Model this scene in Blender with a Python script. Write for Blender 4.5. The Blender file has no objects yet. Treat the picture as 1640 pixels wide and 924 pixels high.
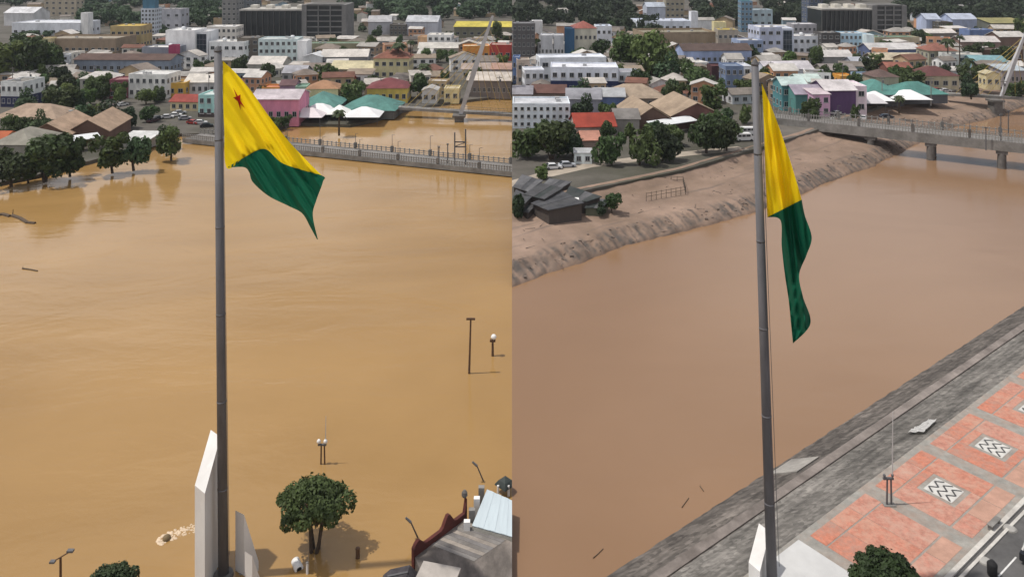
import bpy, bmesh, math, random
from mathutils import Vector, Matrix
random.seed(7)
scene = bpy.context.scene
COL = scene.collection

# ------------------------------------------------------------------ camera
F = 1287.0            # focal length in photo pixels (1640 wide)
H = 57.0              # drone height above the water
YH = -70.0            # horizon row in the photo
cam_d = bpy.data.cameras.new('camera')
cam = bpy.data.objects.new('camera', cam_d); COL.objects.link(cam)
cam.location = (0, 0, H); cam.rotation_euler = (math.radians(90), 0, 0)
cam_d.sensor_width = 36; cam_d.lens = 36 * F / 1640
cam_d.shift_y = -(462 - YH) / 1640
cam_d.clip_end = 20000
scene.camera = cam

# ------------------------------------------------------------------ sky and sun
SUN = Vector((-0.41, -0.04, 0.91)).normalized()      # towards the sun
world = bpy.data.worlds.new('World'); scene.world = world; world.use_nodes = True
wn, wl = world.node_tree.nodes, world.node_tree.links
bg = wn['Background']
sky = wn.new('ShaderNodeTexSky'); sky.sky_type = 'NISHITA'; sky.sun_disc = False
sky.sun_elevation = math.asin(SUN.z); sky.sun_rotation = math.atan2(SUN.x, SUN.y)
sky.air_density = 1.2; sky.dust_density = 3.0
tc = wn.new('ShaderNodeTexCoord')
mp = wn.new('ShaderNodeMapping'); mp.inputs['Scale'].default_value = (1.6, 1.6, 4.5)
nz = wn.new('ShaderNodeTexNoise'); nz.inputs['Scale'].default_value = 1.7; nz.inputs['Detail'].default_value = 7
cr = wn.new('ShaderNodeValToRGB'); cr.color_ramp.elements[0].position = 0.40; cr.color_ramp.elements[1].position = 0.58
mx = wn.new('ShaderNodeMix'); mx.data_type = 'RGBA'; mx.inputs['B'].default_value = (10.2, 9.8, 9.9, 1)
wl.new(tc.outputs['Generated'], mp.inputs['Vector']); wl.new(mp.outputs['Vector'], nz.inputs['Vector'])
wl.new(nz.outputs['Fac'], cr.inputs['Fac']); wl.new(cr.outputs['Color'], mx.inputs['Factor'])
wl.new(sky.outputs['Color'], mx.inputs['A']); wl.new(mx.outputs['Result'], bg.inputs['Color'])
bg.inputs['Strength'].default_value = 0.085
sd = bpy.data.lights.new('sun', 'SUN'); sd.energy = 3.2; sd.angle = math.radians(0.9); sd.color = (1, 0.95, 0.88)
so = bpy.data.objects.new('sun', sd); COL.objects.link(so)
so.rotation_euler = SUN.to_track_quat('Z', 'Y').to_euler(); so.location = (-60, 0, 120)
scene.view_settings.view_transform = 'Standard'; scene.view_settings.look = 'None'
scene.view_settings.exposure = 0.1; scene.view_settings.gamma = 1.0
scene.render.engine = 'CYCLES'
scene.cycles.max_bounces = 5; scene.cycles.transparent_max_bounces = 6

# ------------------------------------------------------------------ helpers
def P(px, py, z=0.0):
    d = F * (H - z) / (py - YH)
    return Vector(((px - 820) * d / F, d, z))
def PD(px, py, d):
    return Vector(((px - 820) * d / F, d, H - (py - YH) * d / F))
def lin(r, g, b):
    f = lambda c: (c / 255 / 12.92) if c / 255 <= 0.04045 else ((c / 255 + 0.055) / 1.055) ** 2.4
    return (f(r), f(g), f(b))

MATS = {}
def mat(name, col, rough=0.8, var=0.18, scale=1.5, stretch=(1, 1, 1), dirt=None, dirt_amt=0.5, bump=0.0, bscale=None,
        corr=None, corr_axis='X', metal=0.0, spec=0.3, trans=0.0):
    """procedural: base colour x noise, dirt patches of their own shape, bump, optional corrugation"""
    if name in MATS: return MATS[name]
    m = bpy.data.materials.new(name); m.use_nodes = True
    n, l = m.node_tree.nodes, m.node_tree.links
    b = n['Principled BSDF']; b.inputs['Roughness'].default_value = rough; b.inputs['Metallic'].default_value = metal
    b.inputs['Specular IOR Level'].default_value = spec
    geo = n.new('ShaderNodeTexCoord'); mp = n.new('ShaderNodeMapping'); mp.inputs['Scale'].default_value = stretch
    l.new(geo.outputs['Object'], mp.inputs['Vector'])
    oi = n.new('ShaderNodeObjectInfo')
    addv = n.new('ShaderNodeVectorMath'); addv.operation = 'ADD'
    comb = n.new('ShaderNodeCombineXYZ'); mulr = n.new('ShaderNodeMath'); mulr.operation = 'MULTIPLY'; mulr.inputs[1].default_value = 91
    l.new(oi.outputs['Random'], mulr.inputs[0]); l.new(mulr.outputs[0], comb.inputs[0]); l.new(mulr.outputs[0], comb.inputs[1])
    l.new(mp.outputs[0], addv.inputs[0]); l.new(comb.outputs[0], addv.inputs[1])
    nt = n.new('ShaderNodeTexNoise'); nt.inputs['Scale'].default_value = scale; nt.inputs['Detail'].default_value = 6; nt.inputs['Roughness'].default_value = 0.65
    l.new(addv.outputs[0], nt.inputs['Vector'])
    rmp = n.new('ShaderNodeValToRGB'); e = rmp.color_ramp.elements
    e[0].position = 0.3; e[1].position = 0.72
    e[0].color = (*[c * (1 - var) for c in col], 1); e[1].color = (*[min(1, c * (1 + var)) for c in col], 1)
    l.new(nt.outputs['Fac'], rmp.inputs['Fac']); out = rmp.outputs['Color']
    if dirt:
        n2 = n.new('ShaderNodeTexNoise'); n2.inputs['Scale'].default_value = scale * 0.35; n2.inputs['Detail'].default_value = 8; n2.inputs['Roughness'].default_value = 0.7
        l.new(addv.outputs[0], n2.inputs['Vector'])
        r2 = n.new('ShaderNodeValToRGB'); r2.color_ramp.elements[0].position = 0.42; r2.color_ramp.elements[1].position = 0.68
        r2.color_ramp.elements[1].color = (dirt_amt,) * 3 + (1,)
        l.new(n2.outputs['Fac'], r2.inputs['Fac'])
        mm = n.new('ShaderNodeMix'); mm.data_type = 'RGBA'; mm.inputs['B'].default_value = (*dirt, 1)
        l.new(r2.outputs['Color'], mm.inputs['Factor']); l.new(out, mm.inputs['A']); out = mm.outputs['Result']
    l.new(out, b.inputs['Base Color'])
    if bump or corr:
        bn = n.new('ShaderNodeBump'); bn.inputs['Strength'].default_value = bump or 0.5; bn.inputs['Distance'].default_value = 0.12
        if corr:
            w = n.new('ShaderNodeTexWave'); w.bands_direction = corr_axis; w.inputs['Scale'].default_value = corr; w.inputs['Distortion'].default_value = 0.15
            l.new(geo.outputs['Object'], w.inputs['Vector']); l.new(w.outputs['Fac'], bn.inputs['Height'])
        else:
            n3 = n.new('ShaderNodeTexNoise'); n3.inputs['Scale'].default_value = bscale or scale * 3; n3.inputs['Detail'].default_value = 8
            l.new(geo.outputs['Object'], n3.inputs['Vector']); l.new(n3.outputs['Fac'], bn.inputs['Height'])
        l.new(bn.outputs['Normal'], b.inputs['Normal'])
    if trans:
        t = n.new('ShaderNodeBsdfTranslucent'); l.new(out, t.inputs['Color'])
        ms = n.new('ShaderNodeMixShader'); ms.inputs[0].default_value = trans
        l.new(b.outputs[0], ms.inputs[1]); l.new(t.outputs[0], ms.inputs[2]); l.new(ms.outputs[0], n['Material Output'].inputs['Surface'])
    MATS[name] = m; return m

def wallm(col):
    k = 'wall_%d_%d_%d' % tuple(col)
    c = tuple(min(.84, x * 1.25) for x in lin(*col))
    return mat(k, c, 0.85, 0.1, 0.6, (1, 1, 0.35), dirt=tuple(x * 0.45 for x in c), dirt_amt=0.6, bump=0.2, bscale=6)
def roofm(col, axis='X'):
    k = 'roof_%s_%d_%d_%d' % ((axis,) + tuple(col)); c = lin(*col)
    return mat(k, c, 0.75, 0.16, 0.5, (1, 1, 1), dirt=tuple(x * 0.4 for x in c), dirt_amt=0.65, corr=2.6, corr_axis=axis, bump=0.6)
def flatm(col):
    k = 'flat_%d_%d_%d' % tuple(col); c = lin(*col)
    return mat(k, c, 0.9, 0.2, 0.4, dirt=tuple(x * 0.45 for x in c), dirt_amt=0.7, bump=0.2, bscale=4)
GLASS = mat('dark_glass', (0.025, 0.032, 0.04), 0.15, 0.4, 0.8, spec=0.6)
FRAME = mat('window_frame_paint', (0.36, 0.36, 0.355), 0.6)
CONC = mat('concrete', (0.23, 0.22, 0.205), 0.9, 0.2, 0.7, dirt=(0.09, 0.085, 0.075), dirt_amt=0.7, bump=0.3)
DCONC = mat('dark_concrete', (0.16, 0.15, 0.14), 0.9, 0.25, 0.7, dirt=(0.05, 0.048, 0.043), dirt_amt=0.7, bump=0.3)
STEEL = mat('grey_steel', (0.10, 0.10, 0.105), 0.6, 0.25, 1.0, spec=0.4)
RUSTY = mat('rusty_steel', (0.10, 0.055, 0.03), 0.8, 0.3, 2.0)
WHITE = mat('white_paint', (0.74, 0.735, 0.72), 0.7, 0.07, 0.7, (1, 1, .3), dirt=(.42, .41, .38), dirt_amt=.5, bump=.08)
BARK = mat('bark', (0.07, 0.05, 0.035), 0.95, 0.3, 3, bump=.5)
BLACK = mat('black_rubber', (0.015, 0.015, 0.016), 0.8)

SIDE = ['L']; SIDES = {}
def link(o, parent=None):
    COL.objects.link(o); SIDES[o.name] = SIDE[0]
    if parent is not None: o.parent = parent
    return o
def tag(o, label=None, cat=None, group=None, kind=None):
    if label: o['label'] = label
    if cat: o['category'] = cat
    if group: o['group'] = group
    if kind: o['kind'] = kind
    return o
def empty(name, loc=(0, 0, 0), rz=0.0):
    o = bpy.data.objects.new(name, None); o.location = loc; o.rotation_euler = (0, 0, rz); o.empty_display_size = 0.3
    return link(o)
def obj(name, bm, m, parent=None, smooth=False):
    me = bpy.data.meshes.new(name)
    bmesh.ops.recalc_face_normals(bm, faces=bm.faces)
    bm.to_mesh(me); bm.free()
    for x in (m if isinstance(m, (list, tuple)) else [m]): me.materials.append(x)
    if smooth: me.polygons.foreach_set('use_smooth', [True] * len(me.polygons))
    return link(bpy.data.objects.new(name, me), parent)
def obj_me(name, me, parent=None, loc=(0, 0, 0), rz=0.0, scale=None):
    o = bpy.data.objects.new(name, me); o.location = loc; o.rotation_euler = (0, 0, rz)
    if scale is not None: o.scale = scale
    return link(o, parent)
def box(bm, x0, x1, y0, y1, z0, z1, mi=0):
    v = [bm.verts.new(p) for p in ((x0, y0, z0), (x1, y0, z0), (x1, y1, z0), (x0, y1, z0), (x0, y0, z1), (x1, y0, z1), (x1, y1, z1), (x0, y1, z1))]
    for f in ((3, 2, 1, 0), (4, 5, 6, 7), (0, 1, 5, 4), (1, 2, 6, 5), (2, 3, 7, 6), (3, 0, 4, 7)):
        bm.faces.new([v[i] for i in f]).material_index = mi
    return v
def B(*a):
    bm = bmesh.new(); box(bm, *a); return bm
def prism(bm, pts, z0, z1, mi=0):
    a = [bm.verts.new((p[0], p[1], z0)) for p in pts]; b = [bm.verts.new((p[0], p[1], z1)) for p in pts]
    bm.faces.new(a[::-1]).material_index = mi; bm.faces.new(b).material_index = mi
    for i in range(len(pts)):
        j = (i + 1) % len(pts); bm.faces.new((a[i], a[j], b[j], b[i])).material_index = mi
def hull8(bm, bot, top, mi=0):
    a = [bm.verts.new(p) for p in bot]; b = [bm.verts.new(p) for p in top]; n = len(a)
    bm.faces.new(a[::-1]).material_index = mi; bm.faces.new(b).material_index = mi
    for i in range(n):
        j = (i + 1) % n; bm.faces.new((a[i], a[j], b[j], b[i])).material_index = mi
def tube(bm, a, b, r0, r1=None, n=8, mi=0):
    a, b = Vector(a), Vector(b); r1 = r0 if r1 is None else r1
    d = (b - a).normalized(); u = d.orthogonal().normalized(); w = d.cross(u)
    ra, rb = [], []
    for i in range(n):
        t = 2 * math.pi * i / n; o = u * math.cos(t) + w * math.sin(t)
        ra.append(bm.verts.new(a + o * r0)); rb.append(bm.verts.new(b + o * r1))
    bm.faces.new(ra[::-1]).material_index = mi; bm.faces.new(rb).material_index = mi
    for i in range(n):
        j = (i + 1) % n; bm.faces.new((ra[i], ra[j], rb[j], rb[i])).material_index = mi
def T(a, b, r0, r1=None, n=8):
    bm = bmesh.new(); tube(bm, a, b, r0, r1, n); return bm
def lathe(bm, prof, n=12, c=(0, 0, 0), mi=0):
    rings = []
    for r, z in prof:
        rings.append([bm.verts.new((c[0] + r * math.cos(2 * math.pi * i / n), c[1] + r * math.sin(2 * math.pi * i / n), c[2] + z)) for i in range(n)])
    bm.faces.new(rings[0][::-1]).material_index = mi; bm.faces.new(rings[-1]).material_index = mi
    for a, b in zip(rings, rings[1:]):
        for i in range(n):
            j = (i + 1) % n; bm.faces.new((a[i], a[j], b[j], b[i])).material_index = mi

# ------------------------------------------------------------------ water
def water_mat(name, c0, c1, rough, bumps):
    m = bpy.data.materials.new(name); m.use_nodes = True
    n, l = m.node_tree.nodes, m.node_tree.links; b = n['Principled BSDF']
    geo = n.new('ShaderNodeNewGeometry')
    mp = n.new('ShaderNodeMapping'); mp.inputs['Scale'].default_value = (0.012, 0.018, 1); mp.inputs['Rotation'].default_value = (0, 0, math.radians(-18))
    l.new(geo.outputs['Position'], mp.inputs['Vector'])
    nt = n.new('ShaderNodeTexNoise'); nt.inputs['Scale'].default_value = 1; nt.inputs['Detail'].default_value = 7; nt.inputs['Distortion'].default_value = 2.2
    l.new(mp.outputs[0], nt.inputs['Vector'])
    r = n.new('ShaderNodeValToRGB'); r.color_ramp.elements[0].position = 0.3; r.color_ramp.elements[1].position = 0.7
    r.color_ramp.elements[0].color = (*c0, 1); r.color_ramp.elements[1].color = (*c1, 1)
    l.new(nt.outputs['Fac'], r.inputs['Fac']); l.new(r.outputs['Color'], b.inputs['Base Color'])
    b.inputs['Roughness'].default_value = rough; b.inputs['IOR'].default_value = 1.36; b.inputs['Specular IOR Level'].default_value = 0.5
    prev = None
    for sc, st, dist, stretch in bumps:
        m2 = n.new('ShaderNodeMapping'); m2.inputs['Scale'].default_value = stretch; m2.inputs['Rotation'].default_value = (0, 0, math.radians(-25))
        l.new(geo.outputs['Position'], m2.inputs['Vector'])
        t = n.new('ShaderNodeTexNoise'); t.inputs['Scale'].default_value = sc; t.inputs['Detail'].default_value = 4; t.inputs['Distortion'].default_value = .6
        l.new(m2.outputs[0], t.inputs['Vector'])
        bn = n.new('ShaderNodeBump'); bn.inputs['Strength'].default_value = st; bn.inputs['Distance'].default_value = dist
        l.new(t.outputs['Fac'], bn.inputs['Height'])
        if prev: l.new(prev.outputs['Normal'], bn.inputs['Normal'])
        prev = bn
    l.new(prev.outputs['Normal'], b.inputs['Normal'])
    return m
FLOOD = water_mat('muddy_flood_water', (0.272, 0.162, 0.058), (0.350, 0.214, 0.082), 0.08,
                  [(0.05, 0.35, 0.5, (1, 2.2, 1)), (0.45, 0.3, 0.08, (1, 1.6, 1)), (2.2, .25, .03, (1, 1.5, 1))])
RIVER = water_mat('muddy_river_water', (0.218, 0.130, 0.072), (0.245, 0.148, 0.084), 0.16,
                  [(0.05, 0.2, 0.4, (1, 2.0, 1)), (0.6, 0.2, 0.05, (1, 1.8, 1))])
bm = bmesh.new(); box(bm, -900, -0.001, -150, 1600, -3, 0); tag(obj('flood_water', bm, FLOOD), kind='structure')
SIDE[0] = 'R'
bm = bmesh.new(); box(bm, 0.001, 900, -150, 1600, -3, 0); tag(obj('river_water', bm, RIVER), kind='structure')

# ------------------------------------------------------------------ land
GRND = mat('city_ground', (0.105, 0.095, 0.082), 0.95, 0.4, 0.08, dirt=(0.052, 0.052, 0.034), dirt_amt=0.95, bump=0.3, bscale=2)
SIDE[0] = 'L'
ZL = 1.0; ZR = 5.5
sh = [P(x, y, ZL) for x, y in ((-700, 360), (-200, 318), (0, 292), (60, 280), (135, 260), (200, 243), (238, 236), (246, 222), (290, 214), (345, 214),
      (440, 206), (475, 197), (560, 200), (600, 192), (640, 178), (680, 170), (735, 162), (820, 152))]
poly = [(p.x, p.y) for p in sh]; poly[-1] = (-0.001, poly[-1][1])
poly += [(-0.001, 6000), (-4000, 6000), (-4000, poly[0][1])]
bm = bmesh.new(); prism(bm, poly, -2, ZL); tag(obj('ground', bm, GRND), kind='structure')

SIDE[0] = 'R'
far = [Vector((-40, 108)), Vector((0, 138.4)), Vector((22, 157.5)), Vector((54.2, 178.9)), Vector((98.7, 219)), Vector((140, 262)), Vector((172.7, 285)), Vector((215, 322)), Vector((420, 500)), Vector((900, 920))]
FE = Vector((0.757, 0.654)); FN = Vector((-0.654, 0.757))
def far_pt(t_along):
    L = 0
    for a, b in zip(far, far[1:]):
        s = (b - a).length
        if t_along <= L + s: return a + (b - a) * ((t_along - L) / s)
        L += s
    return far[-1]
from mathutils import noise as mnoise
def bank_h(s, t):
    j = mnoise.noise(Vector((s * 0.07, 3.3, 0))) * 2.2 + mnoise.noise(Vector((s * 0.35, 8.3, 0))) * .9
    tt = t + j * 0.5
    if tt < 0: base = -0.8 + tt * 0.3
    elif tt < 3.6: base = -0.2 + 2.5 * (tt / 3.6) ** 0.6
    elif tt < 17.5: base = 2.3 + 1.3 * (tt - 3.6) / 13.9
    else: base = 3.6 + 2.0 * min(1, (tt - 17.5) / 3.5)
    ed = max(0, 1 - abs(tt - 2.4) / 3.4)
    r = mnoise.fractal(Vector((s * 0.22, t * 0.3, 1.7)), 1.0, 2.1, 5) * (0.16 + .45 * ed)
    gul = (1 - abs(mnoise.fractal(Vector((s * 0.55, t * 0.1, 5.5)), 1, 2, 4))) ** 4      # gullies running down to the water
    r -= gul * ed * 1.1
    return base + r * (0.6 if t > 0 else 0.25) * (0 if t > 21.5 else 1)
MUD = mat('river_mud', (0.255, 0.18, 0.135), 0.85, 0.28, 0.12, dirt=(0.165, 0.115, 0.08), dirt_amt=0.95, bump=0.7, bscale=0.9)
def mud_dark():
    m = MUD; n, l = m.node_tree.nodes, m.node_tree.links; b = n['Principled BSDF']
    src = b.inputs['Base Color'].links[0].from_socket
    at = n.new('ShaderNodeAttribute'); at.attribute_name = 'rock'
    mm = n.new('ShaderNodeMix'); mm.data_type = 'RGBA'; mm.inputs['B'].default_value = (0.085, 0.074, 0.066, 1)
    l.new(at.outputs['Fac'], mm.inputs['Factor']); l.new(src, mm.inputs['A']); l.new(mm.outputs['Result'], b.inputs['Base Color'])
mud_dark()
bm = bmesh.new(); NS, NT = 620, 84; rows = []; rock = []
lay = bm.verts.layers.float.new('rock')
for i in range(NS):
    s = i * .56; c = far_pt(s); row = []
    for k in range(NT):
        t = -3 + k * 0.334; p = c + FN * t
        v = bm.verts.new((p.x, p.y, bank_h(s, t) if t < 22 else 5.46))
        tj = t + mnoise.noise(Vector((s * .15, 1.1, 0))) * 1.2
        streak = mnoise.fractal(Vector((s * 0.9, t * 0.16, 9.1)), 1.0, 2.0, 4); fine = mnoise.fractal(Vector((s * 1.6, t * 1.6, 2.1)), 1.0, 2.0, 3)
        e = max(0, min(1, (tj + .2) / .8)) * max(0, min(1, (5.2 - tj) / 1.8)); trk = mnoise.fractal(Vector((s * .05, t * .9, 4.2)), 1.0, 2.0, 4)
        v[lay] = max(0, min(1, e * (.42 + streak * 1.1 + fine * .5) + (1 - e) * max(0, trk - .25) * .9)); row.append(v)
    rows.append(row)
for a, b in zip(rows, rows[1:]):
    for k in range(NT - 1): bm.faces.new((a[k], a[k + 1], b[k + 1], b[k]))
o = tag(obj('mud_bank', bm, MUD, smooth=True), kind='structure')
cl = [c + FN * 19.5 for c in far]
cl = [Vector((0.001, 166.0))] + [p for p in cl if p.x > 1] + [Vector((4000, 3600))]
bm = bmesh.new()
for a, b in zip(cl, cl[1:]):
    hull8(bm, [(a.x, a.y, 3.5), (b.x, b.y, 3.5), (b.x, 6000, 3.5), (a.x, 6000, 3.5)], [(a.x, a.y, ZR), (b.x, b.y, ZR), (b.x, 6000, ZR), (a.x, 6000, ZR)])
tag(obj('ground', bm, GRND), kind='structure')

# near embankment and plaza, (s along the river, n across, z)
def Q(s, n, z): return Vector((s * .795 + n * .607, s * .607 - n * .795, z))
REV = mat('stone_revetment', (0.125, 0.11, 0.097), 0.95, 0.4, 0.35, dirt=(0.055, 0.05, 0.045), dirt_amt=0.75, bump=0.8, bscale=1.8)
def stones(m, sc, amt):
    n, l = m.node_tree.nodes, m.node_tree.links; b = n['Principled BSDF']; src = b.inputs['Base Color'].links[0].from_socket
    g = n.new('ShaderNodeNewGeometry'); v = n.new('ShaderNodeTexVoronoi'); v.inputs['Scale'].default_value = sc; v.inputs['Randomness'].default_value = .9
    l.new(g.outputs['Position'], v.inputs['Vector'])
    mp_ = n.new('ShaderNodeMapping'); mp_.vector_type = 'TEXTURE'; mp_.inputs['Rotation'].default_value = (0, 0, math.radians(37.4)); mp_.inputs['Scale'].default_value = (14, 1.1, 1.1)
    l.new(g.outputs['Position'], mp_.inputs['Vector'])
    st_ = n.new('ShaderNodeTexNoise'); st_.inputs['Scale'].default_value = 1.0; st_.inputs['Detail'].default_value = 9; st_.inputs['Roughness'].default_value = .7; l.new(mp_.outputs[0], st_.inputs['Vector'])
    r1 = n.new('ShaderNodeMapRange'); r1.inputs['From Min'].default_value = 0; r1.inputs['From Max'].default_value = 1; r1.inputs['To Min'].default_value = 1 - amt; r1.inputs['To Max'].default_value = 1 + amt
    sep = n.new('ShaderNodeSeparateColor'); l.new(v.outputs['Color'], sep.inputs[0]); l.new(sep.outputs[0], r1.inputs['Value'])
    r2 = n.new('ShaderNodeMapRange'); r2.inputs['From Min'].default_value = .35; r2.inputs['From Max'].default_value = .65; r2.inputs['To Min'].default_value = .55; r2.inputs['To Max'].default_value = 1.3; l.new(st_.outputs['Fac'], r2.inputs['Value'])
    mu = n.new('ShaderNodeMath'); mu.operation = 'MULTIPLY'; l.new(r1.outputs[0], mu.inputs[0]); l.new(r2.outputs[0], mu.inputs[1])
    vm = n.new('ShaderNodeVectorMath'); vm.operation = 'SCALE'; l.new(src, vm.inputs[0]); l.new(mu.outputs[0], vm.inputs['Scale']); l.new(vm.outputs[0], b.inputs['Base Color'])
def strip(name, prof, s0, s1, ds, m, rough=0.0, seed=0, parent=None):
    bm = bmesh.new(); n = int((s1 - s0) / ds); rows = []
    for i in range(n + 1):
        s = s0 + i * ds; row = []
        for (nn, z, r) in prof:
            q = Q(s, nn, z); row.append(bm.verts.new((q.x, q.y, z + mnoise.fractal(Vector((s * .5, nn * .9, seed)), 1, 2, 4) * r)))
        rows.append(row)
    for a, b in zip(rows, rows[1:]):
        for k in range(len(prof) - 1): bm.faces.new((a[k], a[k + 1], b[k + 1], b[k]))
    return obj(name, bm, m, parent, smooth=True)
def lerp_prof(n0, z0, n1, z1, k, r): return [(n0 + (n1 - n0) * i / k, z0 + (z1 - z0) * i / k, r) for i in range(k + 1)]
REV2 = mat('stone_revetment_upper', (0.175, 0.163, 0.147), 0.95, 0.35, 0.22, (1, 1, 1), dirt=(0.06, 0.056, 0.05), dirt_amt=0.9, bump=0.8, bscale=1.5)
stones(REV, 1.6, .35); stones(REV2, 2.2, .3)
emb = empty('embankment', Q(90, -47, 3)); emb['kind'] = 'structure'
for nm, prof, m, seed in (('lower_slope', lerp_prof(-55.5, -1.2, -48.3, 3.0, 14, 0.09), REV, 1), ('upper_slope', lerp_prof(-47.4, 2.9, -40.9, 5.95, 14, 0.05), REV2, 2)):
    o = strip(nm, prof, 20, 420, 0.5, m, seed=seed); o.parent = emb; o.matrix_parent_inverse = Matrix.Translation(-emb.location)
bm = bmesh.new()
hull8(bm, [Q(20, -48.3, 1.5), Q(420, -48.3, 1.5), Q(420, -47.4, 1.5), Q(20, -47.4, 1.5)], [Q(20, -48.3, 3.12), Q(420, -48.3, 3.12), Q(420, -47.4, 3.06), Q(20, -47.4, 3.06)])
LEDGE = mat('ledge_concrete', (0.23, 0.20, 0.18), 0.9, .35, .5, dirt=(.1, .085, .075), dirt_amt=.9, bump=.4)
o = obj('ledge', bm, LEDGE); o.parent = emb; o.matrix_parent_inverse = Matrix.Translation(-emb.location)
# fallen kerb stones along ledge
# plaza
PLZ = mat('plaza_concrete', (0.26, 0.25, 0.225), 0.9, .25, 1.2, dirt=(.30, .20, .15), dirt_amt=.6, bump=.3)
def qslab(bm, s0, s1, n0, n1, z0, z1):
    hull8(bm, [Q(s0, n0, z0), Q(s1, n0, z0), Q(s1, n1, z0), Q(s0, n1, z0)], [Q(s0, n0, z1), Q(s1, n0, z1), Q(s1, n1, z1), Q(s0, n1, z1)])
bm = bmesh.new(); qslab(bm, 20, 420, -41.0, -30.9, 3, 6.0); plaza = tag(obj('plaza_pavement', bm, PLZ), kind='structure')
REDS = [mat('red_paving_%d' % i, c, .9, .26, 2.6, dirt=d, dirt_amt=1.0, bump=.3, bscale=3) for i, (c, d) in enumerate((
    ((.42, .175, .12), (.44, .27, .20)), ((.40, .185, .135), (.45, .29, .225)), ((.44, .17, .11), (.34, .21, .165))))]
PALE = mat('pale_paving', (.43, .255, .19), .9, .2, .9, dirt=(.30, .18, .13), dirt_amt=.7, bump=.3, bscale=3)
WTILE = mat('white_mosaic', (.52, .51, .48), .85, .15, 2, dirt=(.3, .29, .27), dirt_amt=.6)
BTILE = mat('black_mosaic', (.06, .06, .06), .85, .3, 2)
ZT = 6.02
for k in range(-2, 18):
    c = 79.4 + 11 * k; s0, s1 = c - 4.6, c + 4.6
    if c < 55: continue
    def slab(nm, a, b, n0, n1, m, z1=ZT):
        bm = bmesh.new(); qslab(bm, a, b, n0, n1, 5.9, z1); return obj(nm, bm, m, plaza)
    # outer riverside strip, middle field around the mosaic, street-side strip; broken into slabs
    for i in range(3):
        w = (s1 - s0) / 3
        slab('paving_slab', s0 + i * w + (.03 if i else 0), s0 + (i + 1) * w - .03, -40.3, -38.75, REDS[(i + k) % 3])
        slab('paving_slab', s0 + i * w + (.03 if i else 0), s0 + (i + 1) * w - .03, -33.2, -31.5, PALE if (i + k) % 3 else REDS[1])
    if k >= 0:
        slab('paving_slab', s0, c - 1.75, -38.6, -33.4, REDS[(k + 1) % 3]); slab('paving_slab', c + 1.75, s1, -38.6, -33.4, REDS[k % 3])
        slab('paving_slab', c - 1.72, c + 1.72, -38.6, -37.75, REDS[(k + 2) % 3]); slab('paving_slab', c - 1.72, c + 1.72, -34.25, -33.4, REDS[(k + 1) % 3])
        # mosaic square: white panel with interlaced dark zigzag lines
        mo = slab('mosaic_panel', c - 1.3, c + 1.3, -37.3, -34.7, WTILE, ZT)
        for i in range(3):
            off = (i - 1) * .8
            for j in range(4):
                u0 = -1.2 + j * .6; a = (u0, off - .32 if j % 2 else off + .32); b = (u0 + .6, off + .32 if j % 2 else off - .32)
                bm = bmesh.new(); A = Vector(a); Bv = Vector(b); d = (Bv - A).normalized(); w = Vector((-d.y, d.x)) * .09
                pts = [A - w, Bv - w, Bv + w, A + w]
                zz = ZT + .004 + .001 * (j % 2)
                hull8(bm, [Q(c + p.x, -36 + max(-1.25, min(1.25, p.y)), ZT - .02) for p in pts], [Q(c + p.x, -36 + max(-1.25, min(1.25, p.y)), zz) for p in pts])
                obj('inlay_bar', bm, BTILE, plaza)
    else:
        for i in range(3):
            w = (s1 - s0) / 3; slab('paving_slab', s0 + i * w, s0 + (i + 1) * w - .05, -38.6, -33.4, REDS[(i + k) % 3])
KERB = mat('kerb_stone', (.5, .48, .44), .85, .15, 1.2, dirt=(.22, .2, .18), dirt_amt=.6)
bm = bmesh.new(); qslab(bm, 20, 420, -30.9, -30.5, 3, 6.12); tag(obj('kerb', bm, KERB), kind='structure')
bm = bmesh.new(); qslab(bm, 20, 420, -30.2, -29.95, 5.0, 6.08); tag(obj('gutter_kerb', bm, KERB), kind='structure')
ASPH = mat('asphalt', (.085, .083, .082), .9, .2, .8, dirt=(.15, .145, .14), dirt_amt=.5, bump=.3)
bm = bmesh.new(); qslab(bm, 20, 420, -30.5, -8, 3, 5.96); tag(obj('street', bm, ASPH), kind='structure')
LINE = mat('road_line', (.6, .6, .58), .8, .2, 3)
bm = bmesh.new()
for i in range(30): qslab(bm, 40 + i * 8, 43.5 + i * 8, -28.35, -28.22, 5.9, 5.964)
tag(obj('lane_marking', bm, LINE), kind='structure')
bm = bmesh.new(); qslab(bm, 49, 62.5, -40.6, -34.2, 5.9, 6.07)
tag(obj('monument_platform', bm, mat('platform_white', (.50, .50, .49), .8, .08, .6, dirt=(.4, .4, .4), dirt_amt=.6, bump=.15)), 'white concrete platform at the foot of the right flagpole', 'platform')

# ------------------------------------------------------------------ window helper (shared meshes)
WIN = {}
def window_mesh(w, h, glass=GLASS, frame=FRAME):
    key = (round(w, 1), round(h, 1), glass.name, frame.name)
    if key in WIN: return WIN[key]
    w, h = max(.4, key[0]), max(.4, key[1]); bm = bmesh.new(); t = min(.12, w * .1)
    box(bm, -w / 2 + t, w / 2 - t, -.03, .1, t, h - t, 1)
    box(bm, -w / 2, -w / 2 + t, -.08, .1, 0, h); box(bm, w / 2 - t, w / 2, -.08, .1, 0, h)
    box(bm, -w / 2 + t, w / 2 - t, -.08, .1, h - t, h); box(bm, -w / 2 - .1, w / 2 + .1, -.16, .1, -.12, t)
    if w > 1: box(bm, -.04, .04, -.06, .1, t, h - t)
    me = bpy.data.meshes.new('window'); bmesh.ops.recalc_face_normals(bm, faces=bm.faces); bm.to_mesh(me); bm.free()
    me.materials.append(frame); me.materials.append(glass); WIN[key] = me; return me
FOOT = []
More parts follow.
